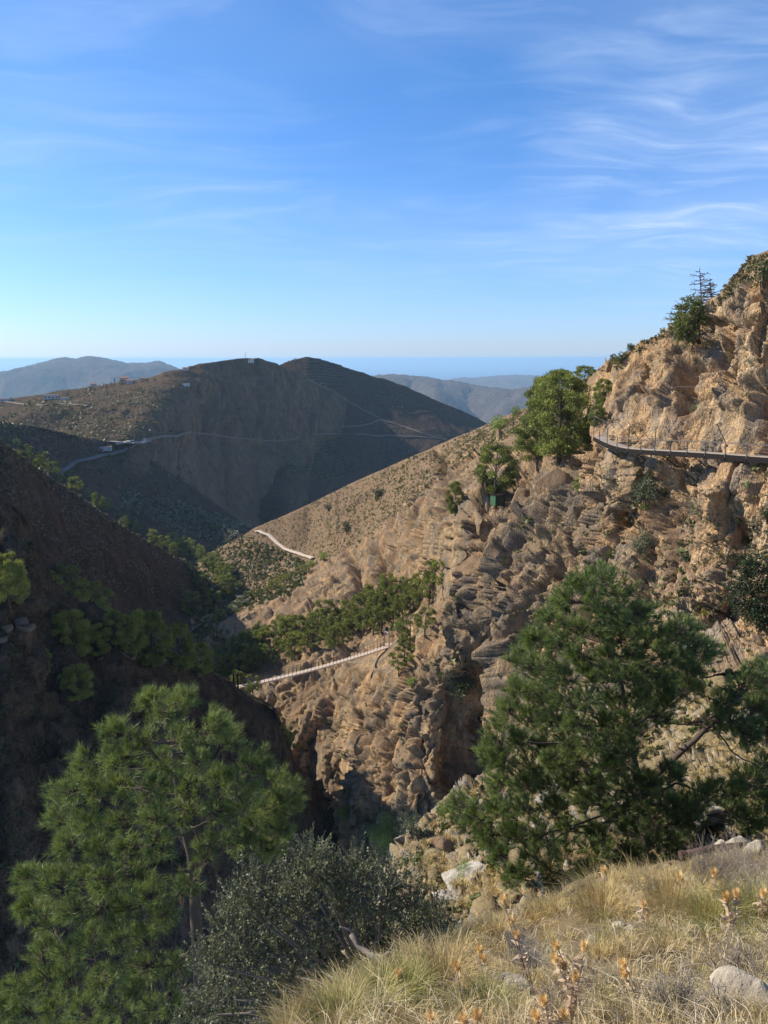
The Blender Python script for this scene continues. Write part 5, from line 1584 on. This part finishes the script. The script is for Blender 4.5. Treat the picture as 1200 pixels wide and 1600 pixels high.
M_STONE = terrain_mat('pale_limestone', (0.36, 0.31, 0.235), (0.38, 0.33, 0.25), 0.06, None, bump=0.7, warm=(0.50, 0.40, 0.25), warmth=0.3, steep=(0.2, 0.5))
M_SLAB = terrain_mat('pale_slab_rock', (0.40, 0.35, 0.275), (0.42, 0.375, 0.30), 0.22, None, bump=0.8, warm=(0.46, 0.38, 0.26), warmth=0.3, steep=(0.2, 0.5))
for i, a in enumerate([(1180, 1585, (0.50, 0.40, 0.30), 'big flat-topped pale stone in the bottom right corner'), (800, 1548, (0.34, 0.30, 0.14), 'flat yellowish slab showing through the grass at the bottom'), (590, 1590, (0.42, 0.30, 0.14), 'pale slab half buried at the lower edge of the bank'),
                       (940, 1448, (0.22, 0.2, 0.2), 'upright pale stone with a dark hollow beside it'), (924, 1462, (0.2, 0.16, 0.12), 'flat grey stone left of the upright pale stone'), (930, 1475, (0.16, 0.14, 0.13), 'grey stone below the flat grey one'), (966, 1446, (0.18, 0.12, 0.08), 'thin grey slab right of the upright stone'),
                       (830, 1460, (0.30, 0.22, 0.12), 'rounded pale slab beside the greenish grass'), (765, 1460, (0.26, 0.2, 0.12), 'small pale slab at the upper left of the bank'), (985, 1452, (0.12, 0.1, 0.07), 'small pale stone on the bare patch'), (640, 1570, (0.16, 0.13, 0.09), 'small stone left of the bottom thistles'),
                       (1130, 1332, (0.55, 0.4, 0.35), 'grey block beneath the rusty pipe'), (1155, 1330, (0.5, 0.4, 0.45), 'pointed grey block beside the pipe'), (1087, 1366, (0.22, 0.18, 0.18), 'white cobble below the pipe end'), (1070, 1372, (0.16, 0.14, 0.12), 'smaller white cobble left of the other'), (1180, 1335, (0.5, 0.4, 0.3), 'pale block near the right picture edge under the pipe'),
                       (1000, 1480, (0.1, 0.09, 0.06), 'little stone in the dry grass'), (880, 1560, (0.14, 0.1, 0.08), 'small stone behind the tall thistle'), (720, 1555, (0.26, 0.2, 0.12), 'flat pale stone among the tussocks right of the buried slab'), (1040, 1475, (0.2, 0.16, 0.1), 'tan stone in the middle right of the bank'), (1085, 1500, (0.16, 0.13, 0.09), 'small tan stone above the wiry bushes'), (700, 1520, (0.2, 0.14, 0.09), 'tan stone under the yellow tussocks')]):
    stone(a[0], a[1], a[2], a[3], seed=i)
for i, a in enumerate([(745, 1375, (3.2, 2.6, 1.1), 'large smooth pale slab on the slope left of the large pine'), (700, 1400, (1.5, 1.4, 0.9), 'white broken block at the lower left of the pale slab'), (688, 1330, (2.2, 1.8, 1.5), 'dark fractured outcrop at the edge of the stony slope'), (960, 1215, (2.2, 1.6, 1.5), 'white boulder seen through the large pine'), (640, 1395, (1.4, 1.2, 0.8), 'rough grey block right of the oak crown'),
                       (1140, 1200, (2.4, 1.8, 1.3), 'pale boulder among the right branches of the large pine'), (1100, 1270, (1.5, 1.3, 0.9), 'pale boulder below the thick right limb of the pine'), (860, 1240, (1.8, 1.5, 1.1), 'pale boulder behind the lower left branches of the pine'), (1170, 1120, (2.4, 2, 1.2), 'grey boulder on the upper slope by the right picture edge'), (1075, 1010, (2.2, 1.8, 1.0), 'flat boulder at the foot of the tall cliff'), (1040, 1000, (1.6, 1.4, 0.9), 'smaller boulder at the foot of the tall cliff'), (1190, 1230, (1.5, 1.3, 0.9), 'pale boulder at the right edge behind the pine'),
                       (858, 752, (5.5, 4, 4.5), 'dark angular boulder below the tallest bright pine'), (822, 770, (4.5, 3.5, 3), 'dark boulder right of the green shed'), (783, 682, (2.4, 2, 5), 'upright pale rock spike on the ridge')]):
    stone(a[0], a[1], a[2], a[3], seed=i + 30, mat=M_CLIFF if i in (2, 4, 12, 13, 14) else M_SLAB, sink=0.45)

# rusty pipe
mb = MB()
q = [P(1066, 1336, 15.2), P(1110, 1326, 15.3), P(1160, 1321, 15.4), P(1230, 1316, 15.6)]
mb.tube([x - q[0] for x in q], 0.075, 14)
pr = empty('pipe', q[0].tolist(), 'dark rusty water pipe lying at the top of the grassy bank', 'pipe')
mb.build('tube', plain('rusty_iron', (0.075, 0.045, 0.034), 0.8, 0.3, 0.4, 12), pr, True)
for k in (0.0, 0.45, 0.86):
    mb = MB()
    c = q[0] * (1 - k) + q[3] * k - q[0]
    a_ = (q[3] - q[0]) / np.linalg.norm(q[3] - q[0])
    mb.tube([c - a_ * 0.05, c + a_ * 0.05], 0.10, 14)
    mb.build('flange', bpy.data.materials['rusty_iron'], pr)


def blades(name, px, py, count, h, mat, spread=0.12, lean=0.8, wid=0.004, dirs=None, kind='stuff', parent=None, pts=None):
    """grass: every blade bends over in three steps"""
    if pts is None:
        p, ok = ground_arr(np.asarray(px, float), np.asarray(py, float), 2, 24)
        h = np.broadcast_to(h, (len(px),))[ok]
    else:
        p, h = pts, np.broadcast_to(h, (len(pts),))
    n = len(p) * count
    c = np.repeat(p, count, axis=0)
    L = np.repeat(h, count) * RNG.uniform(0.5, 1.15, n)
    a = RNG.uniform(0, 2 * np.pi, n)
    rd = np.sqrt(RNG.uniform(0, 1, n)) * spread
    o = np.stack([np.cos(a), np.sin(a), 0 * a], -1)
    base = c + o * rd[:, None] * np.repeat(h, count)[:, None] / 0.3
    ln_ = lean * (0.3 + 0.7 * rd / spread) * RNG.uniform(0.5, 1.3, n)
    od = unit(o + RNG.normal(size=(n, 3)) * 0.35 * np.array([1, 1, 0]) + np.array([-0.25, -0.1, 0]))
    m1 = base + (np.array([0, 0, 1.0]) * 0.5 + od * (ln_ * 0.28)[:, None]) * L[:, None]
    tp_ = base + (np.array([0, 0, 1.0]) * (0.92 - 0.38 * ln_)[:, None] + od * (ln_ * 0.95)[:, None]) * L[:, None]
    s = unit(np.cross(od, [0, 0, 1.0]) + RNG.normal(size=(n, 3)) * 0.4) * (wid / 2) * (1 + 0.12 * c[:, 1:2])
    v = np.stack([base - s, base + s, m1 - s * 0.8, m1 + s * 0.8, tp_], 1).reshape(-1, 3)
    b = np.arange(n)[:, None] * 5
    f = np.concatenate([b + [0, 1, 3], b + [0, 3, 2], b + [2, 3, 4]]).reshape(-1, 3)
    o_ = mk(name, v, f, mat, parent=parent)
    return tag(o_, kind=kind)


BANK = [(470, 1600), (560, 1530), (650, 1480), (760, 1435), (850, 1404), (940, 1375), (1060, 1358), (1200, 1325), (1200, 1600)]
x, y = scatter_px([(440, 1640), (560, 1530), (650, 1480), (760, 1435), (850, 1404), (940, 1375), (1060, 1358), (1240, 1315), (1240, 1660), (440, 1660)], 1500)
k = perlin(np.stack([x / 55, y / 38, 0 * x], -1)) + 0.12 > RNG.normal(size=len(x)) * 0.12
blades('dry_grass', x[k], y[k], 34, 0.20, M_GRASS, 0.10, 0.9, 0.0026)
m2 = ~k & (RNG.random(len(x)) < 0.55)
blades('short_grass', x[m2], y[m2], 30, 0.10, M_GRASS, 0.12, 1.1, 0.0026)
x, y = scatter_px([(440, 1640), (560, 1530), (650, 1480), (760, 1435), (850, 1404), (940, 1375), (1060, 1358), (1240, 1315), (1240, 1660), (440, 1660)], 900)
blades('straw_litter', x, y, 14, 0.16, leaf_mat('straw_litter', (0.30, 0.23, 0.14), (0.62, 0.52, 0.34), 9.0, 0.2, (1, 1, 1)), 0.25, 2.3, 0.0034)
x, y = scatter_px(BANK, 260)
blades('greenish_grass', x, y, 24, 0.24, M_GRASSG, 0.06, 0.8, 0.0026)
cxr = RNG.uniform(440, 1240, 420)
blades('rim_grass', cxr, np.interp(cxr, [440, 560, 650, 760, 850, 940, 1060, 1240], [1645, 1564, 1514, 1460, 1424, 1382, 1362, 1317]) + RNG.uniform(-4, 12, 420), 34, 0.30, M_GRASS, 0.12, 1.0, 0.0028)
# the big tussocks one can tell apart
for px, py, hh, w_, mt, lb in [(668, 1526, 0.50, 0.20, M_GRASSG, 'wide yellow-green grass tussock beside the grey oak'), (728, 1500, 0.46, 0.2, M_GRASSG, 'yellow grass tussock right of the wide one'), (690, 1545, 0.42, 0.16, M_GRASS, 'pale grass tussock below the wide yellow-green one'), (795, 1462, 0.45, 0.17, M_GRASSG, 'grass tussock at the upper rim of the bank'),
                               (530, 1612, 0.30, 0.15, M_GRASSG, 'yellow-green tussock at the bottom left end of the bank'), (590, 1580, 0.33, 0.15, M_GRASSG, 'tussock above the buried pale slab'), (632, 1556, 0.32, 0.14, M_GRASSG, 'fine tussock under the oak stem'), (865, 1430, 0.55, 0.16, M_GRASSG, 'greenish tussock below the large pine'),
                               (1000, 1408, 0.85, 0.28, M_GRASS, 'large domed golden tussock at the crest of the bank'), (940, 1428, 0.55, 0.2, M_GRASS, 'golden tussock left of the domed one'), (1060, 1420, 0.6, 0.2, M_GRASS, 'golden tussock right of the domed one'), (1120, 1450, 0.5, 0.2, M_GRASSG, 'greenish tussock on the right of the bank'), (1180, 1440, 0.55, 0.2, M_GRASSG, 'greenish tussock at the right picture edge'),
                               (760, 1590, 0.3, 0.12, M_GRASSG, 'small tussock at the bottom between the thistles'), (1060, 1520, 0.34, 0.14, M_GRASS, 'drooping pale tussock in the middle of the bank'), (1140, 1520, 0.34, 0.14, M_GRASS, 'pale tussock behind the dead bush')]:
    g = ground(px, py)
    o = empty('grass_tussock', g, lb, 'grass tussock')
    n_ = 900
    pts = np.tile(np.array([[0.0, 0.0, 0.0]]), (1, 1))
    ob = blades('blades', None, None, n_, hh, mt, w_, 1.0, 0.0030 * (1 + 0.10 * g.y), kind=None, parent=o, pts=pts)

# leafless wiry bushes
def wiry(px, py, h, label, mat, n=70, gen=5, seed=0, th=0.004, spreadk=0.7):
    g = ground(px, py)
    rg = np.random.default_rng(seed)
    o = empty('dead_bush', g, label, 'bush')
    A_, B2, C2, R_ = [], [], [], []
    for k in range(n):
        a = rg.uniform(0, 2 * np.pi)
        s = np.array([math.cos(a), math.sin(a), 0]) * rg.uniform(0, 0.06)
        d = unit(np.array([math.cos(a) * spreadk * rg.uniform(0.2, 1.3), math.sin(a) * spreadk * rg.uniform(0.2, 1.3), 1]))
        L = h * rg.uniform(0.45, 0.9)
        e = s + d * L
        A_.append(s); B2.append((s + e) / 2 + rg.normal(size=3) * 0.03 * h); C2.append(e); R_.append(th)
        for j in range(gen):
            t_ = rg.uniform(0.3, 1)
            s2 = s + d * L * t_
            d2 = unit(d + rg.normal(size=3) * 0.5 + np.array([0, 0, 0.3]))
            e2 = s2 + d2 * h * rg.uniform(0.12, 0.35)
            A_.append(s2); B2.append((s2 + e2) / 2 + rg.normal(size=3) * 0.015 * h); C2.append(e2); R_.append(th * 0.55)
            for jj in range(2):
                d3 = unit(d2 + rg.normal(size=3) * 0.6)
                s3 = s2 + (e2 - s2) * rg.uniform(0.3, 1)
                e3 = s3 + d3 * h * rg.uniform(0.05, 0.16)
                A_.append(s3); B2.append((s3 + e3) / 2); C2.append(e3); R_.append(th * 0.4)
    v, f = many_tubes(np.array(A_), np.array(B2), np.array(C2), np.array(R_), 0.0008)
    mk('twigs', v, f, mat, parent=o)


M_GREYTWIG = leaf_mat('grey_twigs', (0.13, 0.12, 0.12), (0.26, 0.24, 0.24), 8, 0.1, (1, 1, 1))
wiry(1105, 1560, 0.42, 'grey leafless wiry bush in front of the stone in the corner', M_STRAW, 60, 6, 1, 0.0055, 0.9)
wiry(1060, 1590, 0.36, 'brown leafless bush left of the corner stone', M_STRAW, 50, 6, 2, 0.005, 0.9)
wiry(1150, 1545, 0.40, 'grey wiry bush above the corner stone', M_STRAW, 50, 6, 3, 0.005, 0.8)
wiry(1190, 1510, 0.42, 'wiry bush at the right edge above the corner stone', M_STRAW, 45, 6, 4, 0.005, 0.8)
wiry(825, 1530, 0.42, 'dark grey lavender-like bush behind the thistles', M_GREYTWIG, 90, 6, 5, 0.0028, 0.6)
wiry(808, 1490, 0.34, 'small dark grey bush above the lavender-like one', M_GREYTWIG, 60, 5, 6, 0.003, 0.6)
wiry(1110, 1385, 0.8, 'pale grey leafless bush below the rusty pipe', M_STRAW, 90, 6, 7, 0.006, 0.8)
wiry(1160, 1375, 0.8, 'straw-coloured bush at the right under the pipe', M_STRAW, 80, 6, 8, 0.006, 0.8)
wiry(1180, 1410, 0.6, 'low tangled grey bush near the right picture edge', M_STRAW, 60, 6, 9, 0.005, 0.9)
wiry(870, 1590, 0.28, 'tangle of dry twigs at the bottom of the bank', M_STRAW, 50, 5, 10, 0.0025, 0.9)
wiry(990, 1560, 0.24, 'low brown twigs in the trampled grass', M_STRAW, 45, 5, 11, 0.0025, 1.0)
wiry(1030, 1450, 0.3, 'low dry twigs under the domed tussock', M_STRAW, 45, 5, 12, 0.003, 1.0)
wiry(930, 1540, 0.26, 'thin brown twigs between the thistles and the stones', M_STRAW, 40, 5, 13, 0.0025, 0.9)

M_STEM = plain('thistle_stem', (0.30, 0.20, 0.12), 0.8, 0, 0.25, 20)


def thistle(px, py, tops, label, seed, leafn=10, size=1.0, dist=None):
    """dry thistle: bent stems, curled spiny leaves, and heads of many bracts with a papery tuft; tops = picture points of its heads"""
    rg = np.random.default_rng(seed)
    g = np.array(ground(px, py)) if dist is None else P(px, py, dist)
    o = empty('thistle', g.tolist(), label, 'thistle')
    lv, lf, n = [], [], 0
    for (hx, hy) in tops:
        e = P(hx, hy, g[1] - 0.02 + rg.uniform(-0.06, 0.04))
        mid = g * 0.5 + e * 0.5 + rg.normal(size=3) * 0.02
        line = bez(g, mid, e, 8) - g
        mb = MB()
        mb.tube(line, np.linspace(0.0045, 0.0030, 8) * size, 5)
        mb.build('stem', M_STEM, o)
        ax = unit(line[-1] - line[-3] + np.array([0, 0, 0.02]))
        c = line[-1]
        r = 0.022 * size
        # head: rings of pointed bracts round a bulb, tuft on top
        m = MB()
        vs = []
        for ring in range(5):
            ph = 0.5 + ring * 0.33
            cnt = 13
            for k in range(cnt):
                a = 2 * np.pi * (k + ring * 0.5) / cnt
                p1 = unit(np.cross(ax, [0.3, 0.9, 0.1]))
                p2 = np.cross(ax, p1)
                out_ = p1 * math.cos(a) + p2 * math.sin(a)
                b_ = c + ax * r * (-math.cos(ph * 1.35) * 1.1 + 0.4) + out_ * r * math.sin(min(ph * 1.2, 2.3)) * 0.9
                dr = unit(out_ * (1.0 - ring * 0.17) + ax * (0.25 + ring * 0.28))
                sd = unit(np.cross(dr, ax)) * r * 0.22
                vs += [b_ - sd, b_ + sd, b_ + dr * r * (0.9 + 0.25 * ring)]
        fi = [(3 * i, 3 * i + 1, 3 * i + 2) for i in range(len(vs) // 3)]
        m.add(vs, fi)
        hd = m.build('head', M_THHEAD, o)
        m = MB()
        u = unit(rg.normal(size=(120, 3)) * 0.42 + ax)
        v_, f_ = spikes(np.tile(c + ax * r * 0.5, (120, 1)), u, r * rg.uniform(1.2, 2.0, 120), r * 0.10)
        tf = mk('tuft', v_, f_, M_THTUFT, parent=o)
        # bulb
        m = MB()
        uu = []
        for i in range(5):
            for j in range(8):
                a, b = np.pi * i / 4, 2 * np.pi * j / 8
                uu.append(c + r * 0.8 * (ax * math.cos(a) + (p1 * math.cos(b) + p2 * math.sin(b)) * math.sin(a)))
        m.add(uu, [(i * 8 + j, i * 8 + (j + 1) % 8, (i + 1) * 8 + (j + 1) % 8, (i + 1) * 8 + j) for i in range(4) for j in range(8)])
        m.build('bulb', M_THHEAD, o, True)
        for k in range(int(leafn * 1.5)):
            t = rg.uniform(0.12, 0.93)
            s = line[0] * (1 - t) + line[-1] * t if False else np.array([np.interp(t * 7, range(8), line[:, i]) for i in range(3)])
            a = rg.uniform(0, 2 * np.pi)
            out_ = np.array([math.cos(a), math.sin(a), rg.uniform(-0.3, 0.5)])
            L = rg.uniform(0.035, 0.095) * size
            w_ = L * 0.28
            cur = rg.uniform(-0.8, 0.5)
            side = unit(np.cross(out_, [0, 0, 1]))
            pts = []
            for q in range(5):
                tt_ = q / 4
                cc = s + out_ * L * tt_ + np.array([0, 0, cur * L * tt_ ** 2])
                ww = w_ * math.sin(math.pi * min(0.97, tt_ + 0.12)) * (1.5 if q % 2 else 0.7)
                tw_ = side * math.cos(tt_ * 1.5) + np.array([0, 0, 1]) * math.sin(tt_ * 1.5)
                pts += [cc - tw_ * ww / 2, cc + tw_ * ww / 2]
            lv += pts
            for q in range(4):
                lf += [(n + 2 * q, n + 2 * q + 1, n + 2 * q + 3, n + 2 * q + 2)]
            n += 10
    mk('leaves', np.array(lv), np.array(lf), M_THISTLE, parent=o)
    return o


M_THTUFT = leaf_mat('thistle_down', (0.70, 0.45, 0.18), (0.85, 0.68, 0.40), 60.0, 0.4, (1.1, 1, 0.8))
thistle(860, 1545, [(818, 1396), (842, 1399)], 'thin thistle with two papery heads highest above the bank', 1, 3)
thistle(835, 1555, [(787, 1407), (800, 1440), (808, 1462)], 'leaning thistle with three heads beside the dark grey bush', 2, 7)
thistle(770, 1560, [(749, 1486), (755, 1500)], 'thistle with two heads left of the grey bush', 3, 8)
thistle(725, 1590, [(714, 1513)], 'single-headed thistle above the small tussock', 4, 6)
thistle(628, 1570, [(622, 1524)], 'thistle head standing alone left of the others', 5, 3)
thistle(655, 1625, [(642, 1557), (648, 1583)], 'thistle with a round head at the bottom edge', 6, 9)
thistle(955, 1555, [(946, 1460), (944, 1480), (950, 1500)], 'upright thistle with three heads by the pale stones', 7, 12)
thistle(905, 1590, [(880, 1510), (870, 1480), (868, 1500)], 'leafy thistle with brown heads in the middle of the bank', 8, 26)
thistle(890, 1605, [(912, 1482), (898, 1530)], 'densely leaved thistle right of the leafy one', 9, 34)
thistle(925, 1615, [(930, 1540), (905, 1560), (940, 1585)], 'low thistle full of curled papery leaves', 10, 30)
thistle(1010, 1590, [(975, 1508), (976, 1524)], 'thistle with two close heads right of the leafy ones', 11, 10)
thistle(860, 1640, [(850, 1567), (838, 1590), (880, 1590)], 'broad papery thistle at the bottom edge', 12, 34)
thistle(760, 1640, [(745, 1590), (725, 1596)], 'thistle with orange leaves cut by the bottom edge', 13, 22)
thistle(1125, 1415, [(1116, 1368), (1128, 1385), (1110, 1392)], 'orange-brown thistle under the rusty pipe', 14, 22, 1.9)
thistle(1140, 1460, [(1135, 1405), (1150, 1400)], 'orange-brown thistle lower right of the pipe end', 15, 18, 1.7)
thistle(945, 1400, [(943, 1362)], 'small brown thistle against the large pine', 16, 12, 2.0)
thistle(1068, 1410, [(1062, 1375)], 'brown thistle between the domed tussock and the pipe', 17, 14, 2.0)
thistle(1195, 1440, [(1192, 1398), (1204, 1412)], 'orange thistle at the right picture edge', 18, 18, 1.7)
thistle(1000, 1440, [(1005, 1415), (1010, 1430)], 'reddish thistle nested in the domed tussock', 19, 14, 1.3)
thistle(660, 1640, [(672, 1592)], 'little thistle at the very bottom left of the group', 20, 10)
thistle(850, 1660, [(820, 1596)], 'short thistle with curled leaves at the bottom', 21, 18)
# tufts between the stones of the slope behind
x, y = scatter_px([(625, 1350), (700, 1262), (780, 1200), (950, 1075), (1200, 975), (1200, 1300), (1000, 1330), (760, 1420), (640, 1440)], 3200)
p, ok = ground_arr(x, y, 15, 72)
kk = fbm(p / np.array([2.4, 2.4, 1.6]), 2) > -0.02
p = p[kk]
h_ = 0.32
n = len(p)
blades('slope_grass', None, None, 22, h_, M_GRASS, 0.16, 0.9, 0.006, pts=p)
brush('slope_shrubs', [(625, 1350), (700, 1262), (780, 1200), (950, 1075), (1200, 975), (1200, 1300), (1000, 1330), (760, 1420), (640, 1440)], 420, 0.55, M_GREENSCRUB, 40, 15, 72, 4)
brush('slope_dry_shrubs', [(625, 1350), (700, 1262), (780, 1200), (950, 1075), (1200, 975), (1200, 1300), (1000, 1330), (760, 1420), (640, 1440)], 900, 0.4, M_SCRUB, 30, 15, 72, 3)
print('TRIS', sum(len(o.data.polygons) * (2 if len(o.data.polygons) and o.data.polygons[0].loop_total == 4 else 1) for o in bpy.data.objects if o.type == 'MESH' and o.data.users >= 1) // 1000, 'k; unique', sum(len(m_.polygons) * (2 if len(m_.polygons) and m_.polygons[0].loop_total == 4 else 1) for m_ in bpy.data.meshes) // 1000, 'k')

# loose broken stones strewn over the slope, too many to count
x, y = scatter_px([(625, 1350), (700, 1262), (780, 1200), (950, 1075), (1200, 975), (1200, 1310), (1000, 1340), (760, 1430), (640, 1450)], 900)
p, ok = ground_arr(x, y, 15, 72)
n = len(p)
ico = np.array([[0, 0, 1], [0.89, 0, 0.45], [0.28, 0.85, 0.45], [-0.72, 0.53, 0.45], [-0.72, -0.53, 0.45], [0.28, -0.85, 0.45], [0.72, 0.53, -0.45], [-0.28, 0.85, -0.45], [-0.89, 0, -0.45], [-0.28, -0.85, -0.45], [0.72, -0.53, -0.45], [0, 0, -1]])
icf = np.array([[0, 1, 2], [0, 2, 3], [0, 3, 4], [0, 4, 5], [0, 5, 1], [1, 6, 2], [2, 7, 3], [3, 8, 4], [4, 9, 5], [5, 10, 1], [6, 7, 2], [7, 8, 3], [8, 9, 4], [9, 10, 5], [10, 6, 1], [11, 7, 6], [11, 8, 7], [11, 9, 8], [11, 10, 9], [11, 6, 10]])
sz = RNG.lognormal(math.log(0.20), 0.55, (n, 1, 1))
vv = p[:, None] + ico[None] * RNG.uniform(0.55, 1.25, (n, 12, 1)) * sz * RNG.uniform(0.5, 1.3, (n, 1, 3)) * np.array([1, 1, 0.5])
mk('rubble', vv.reshape(-1, 3), (icf[None] + np.arange(n)[:, None, None] * 12).reshape(-1, 3), M_SLOPE)['kind'] = 'stuff'
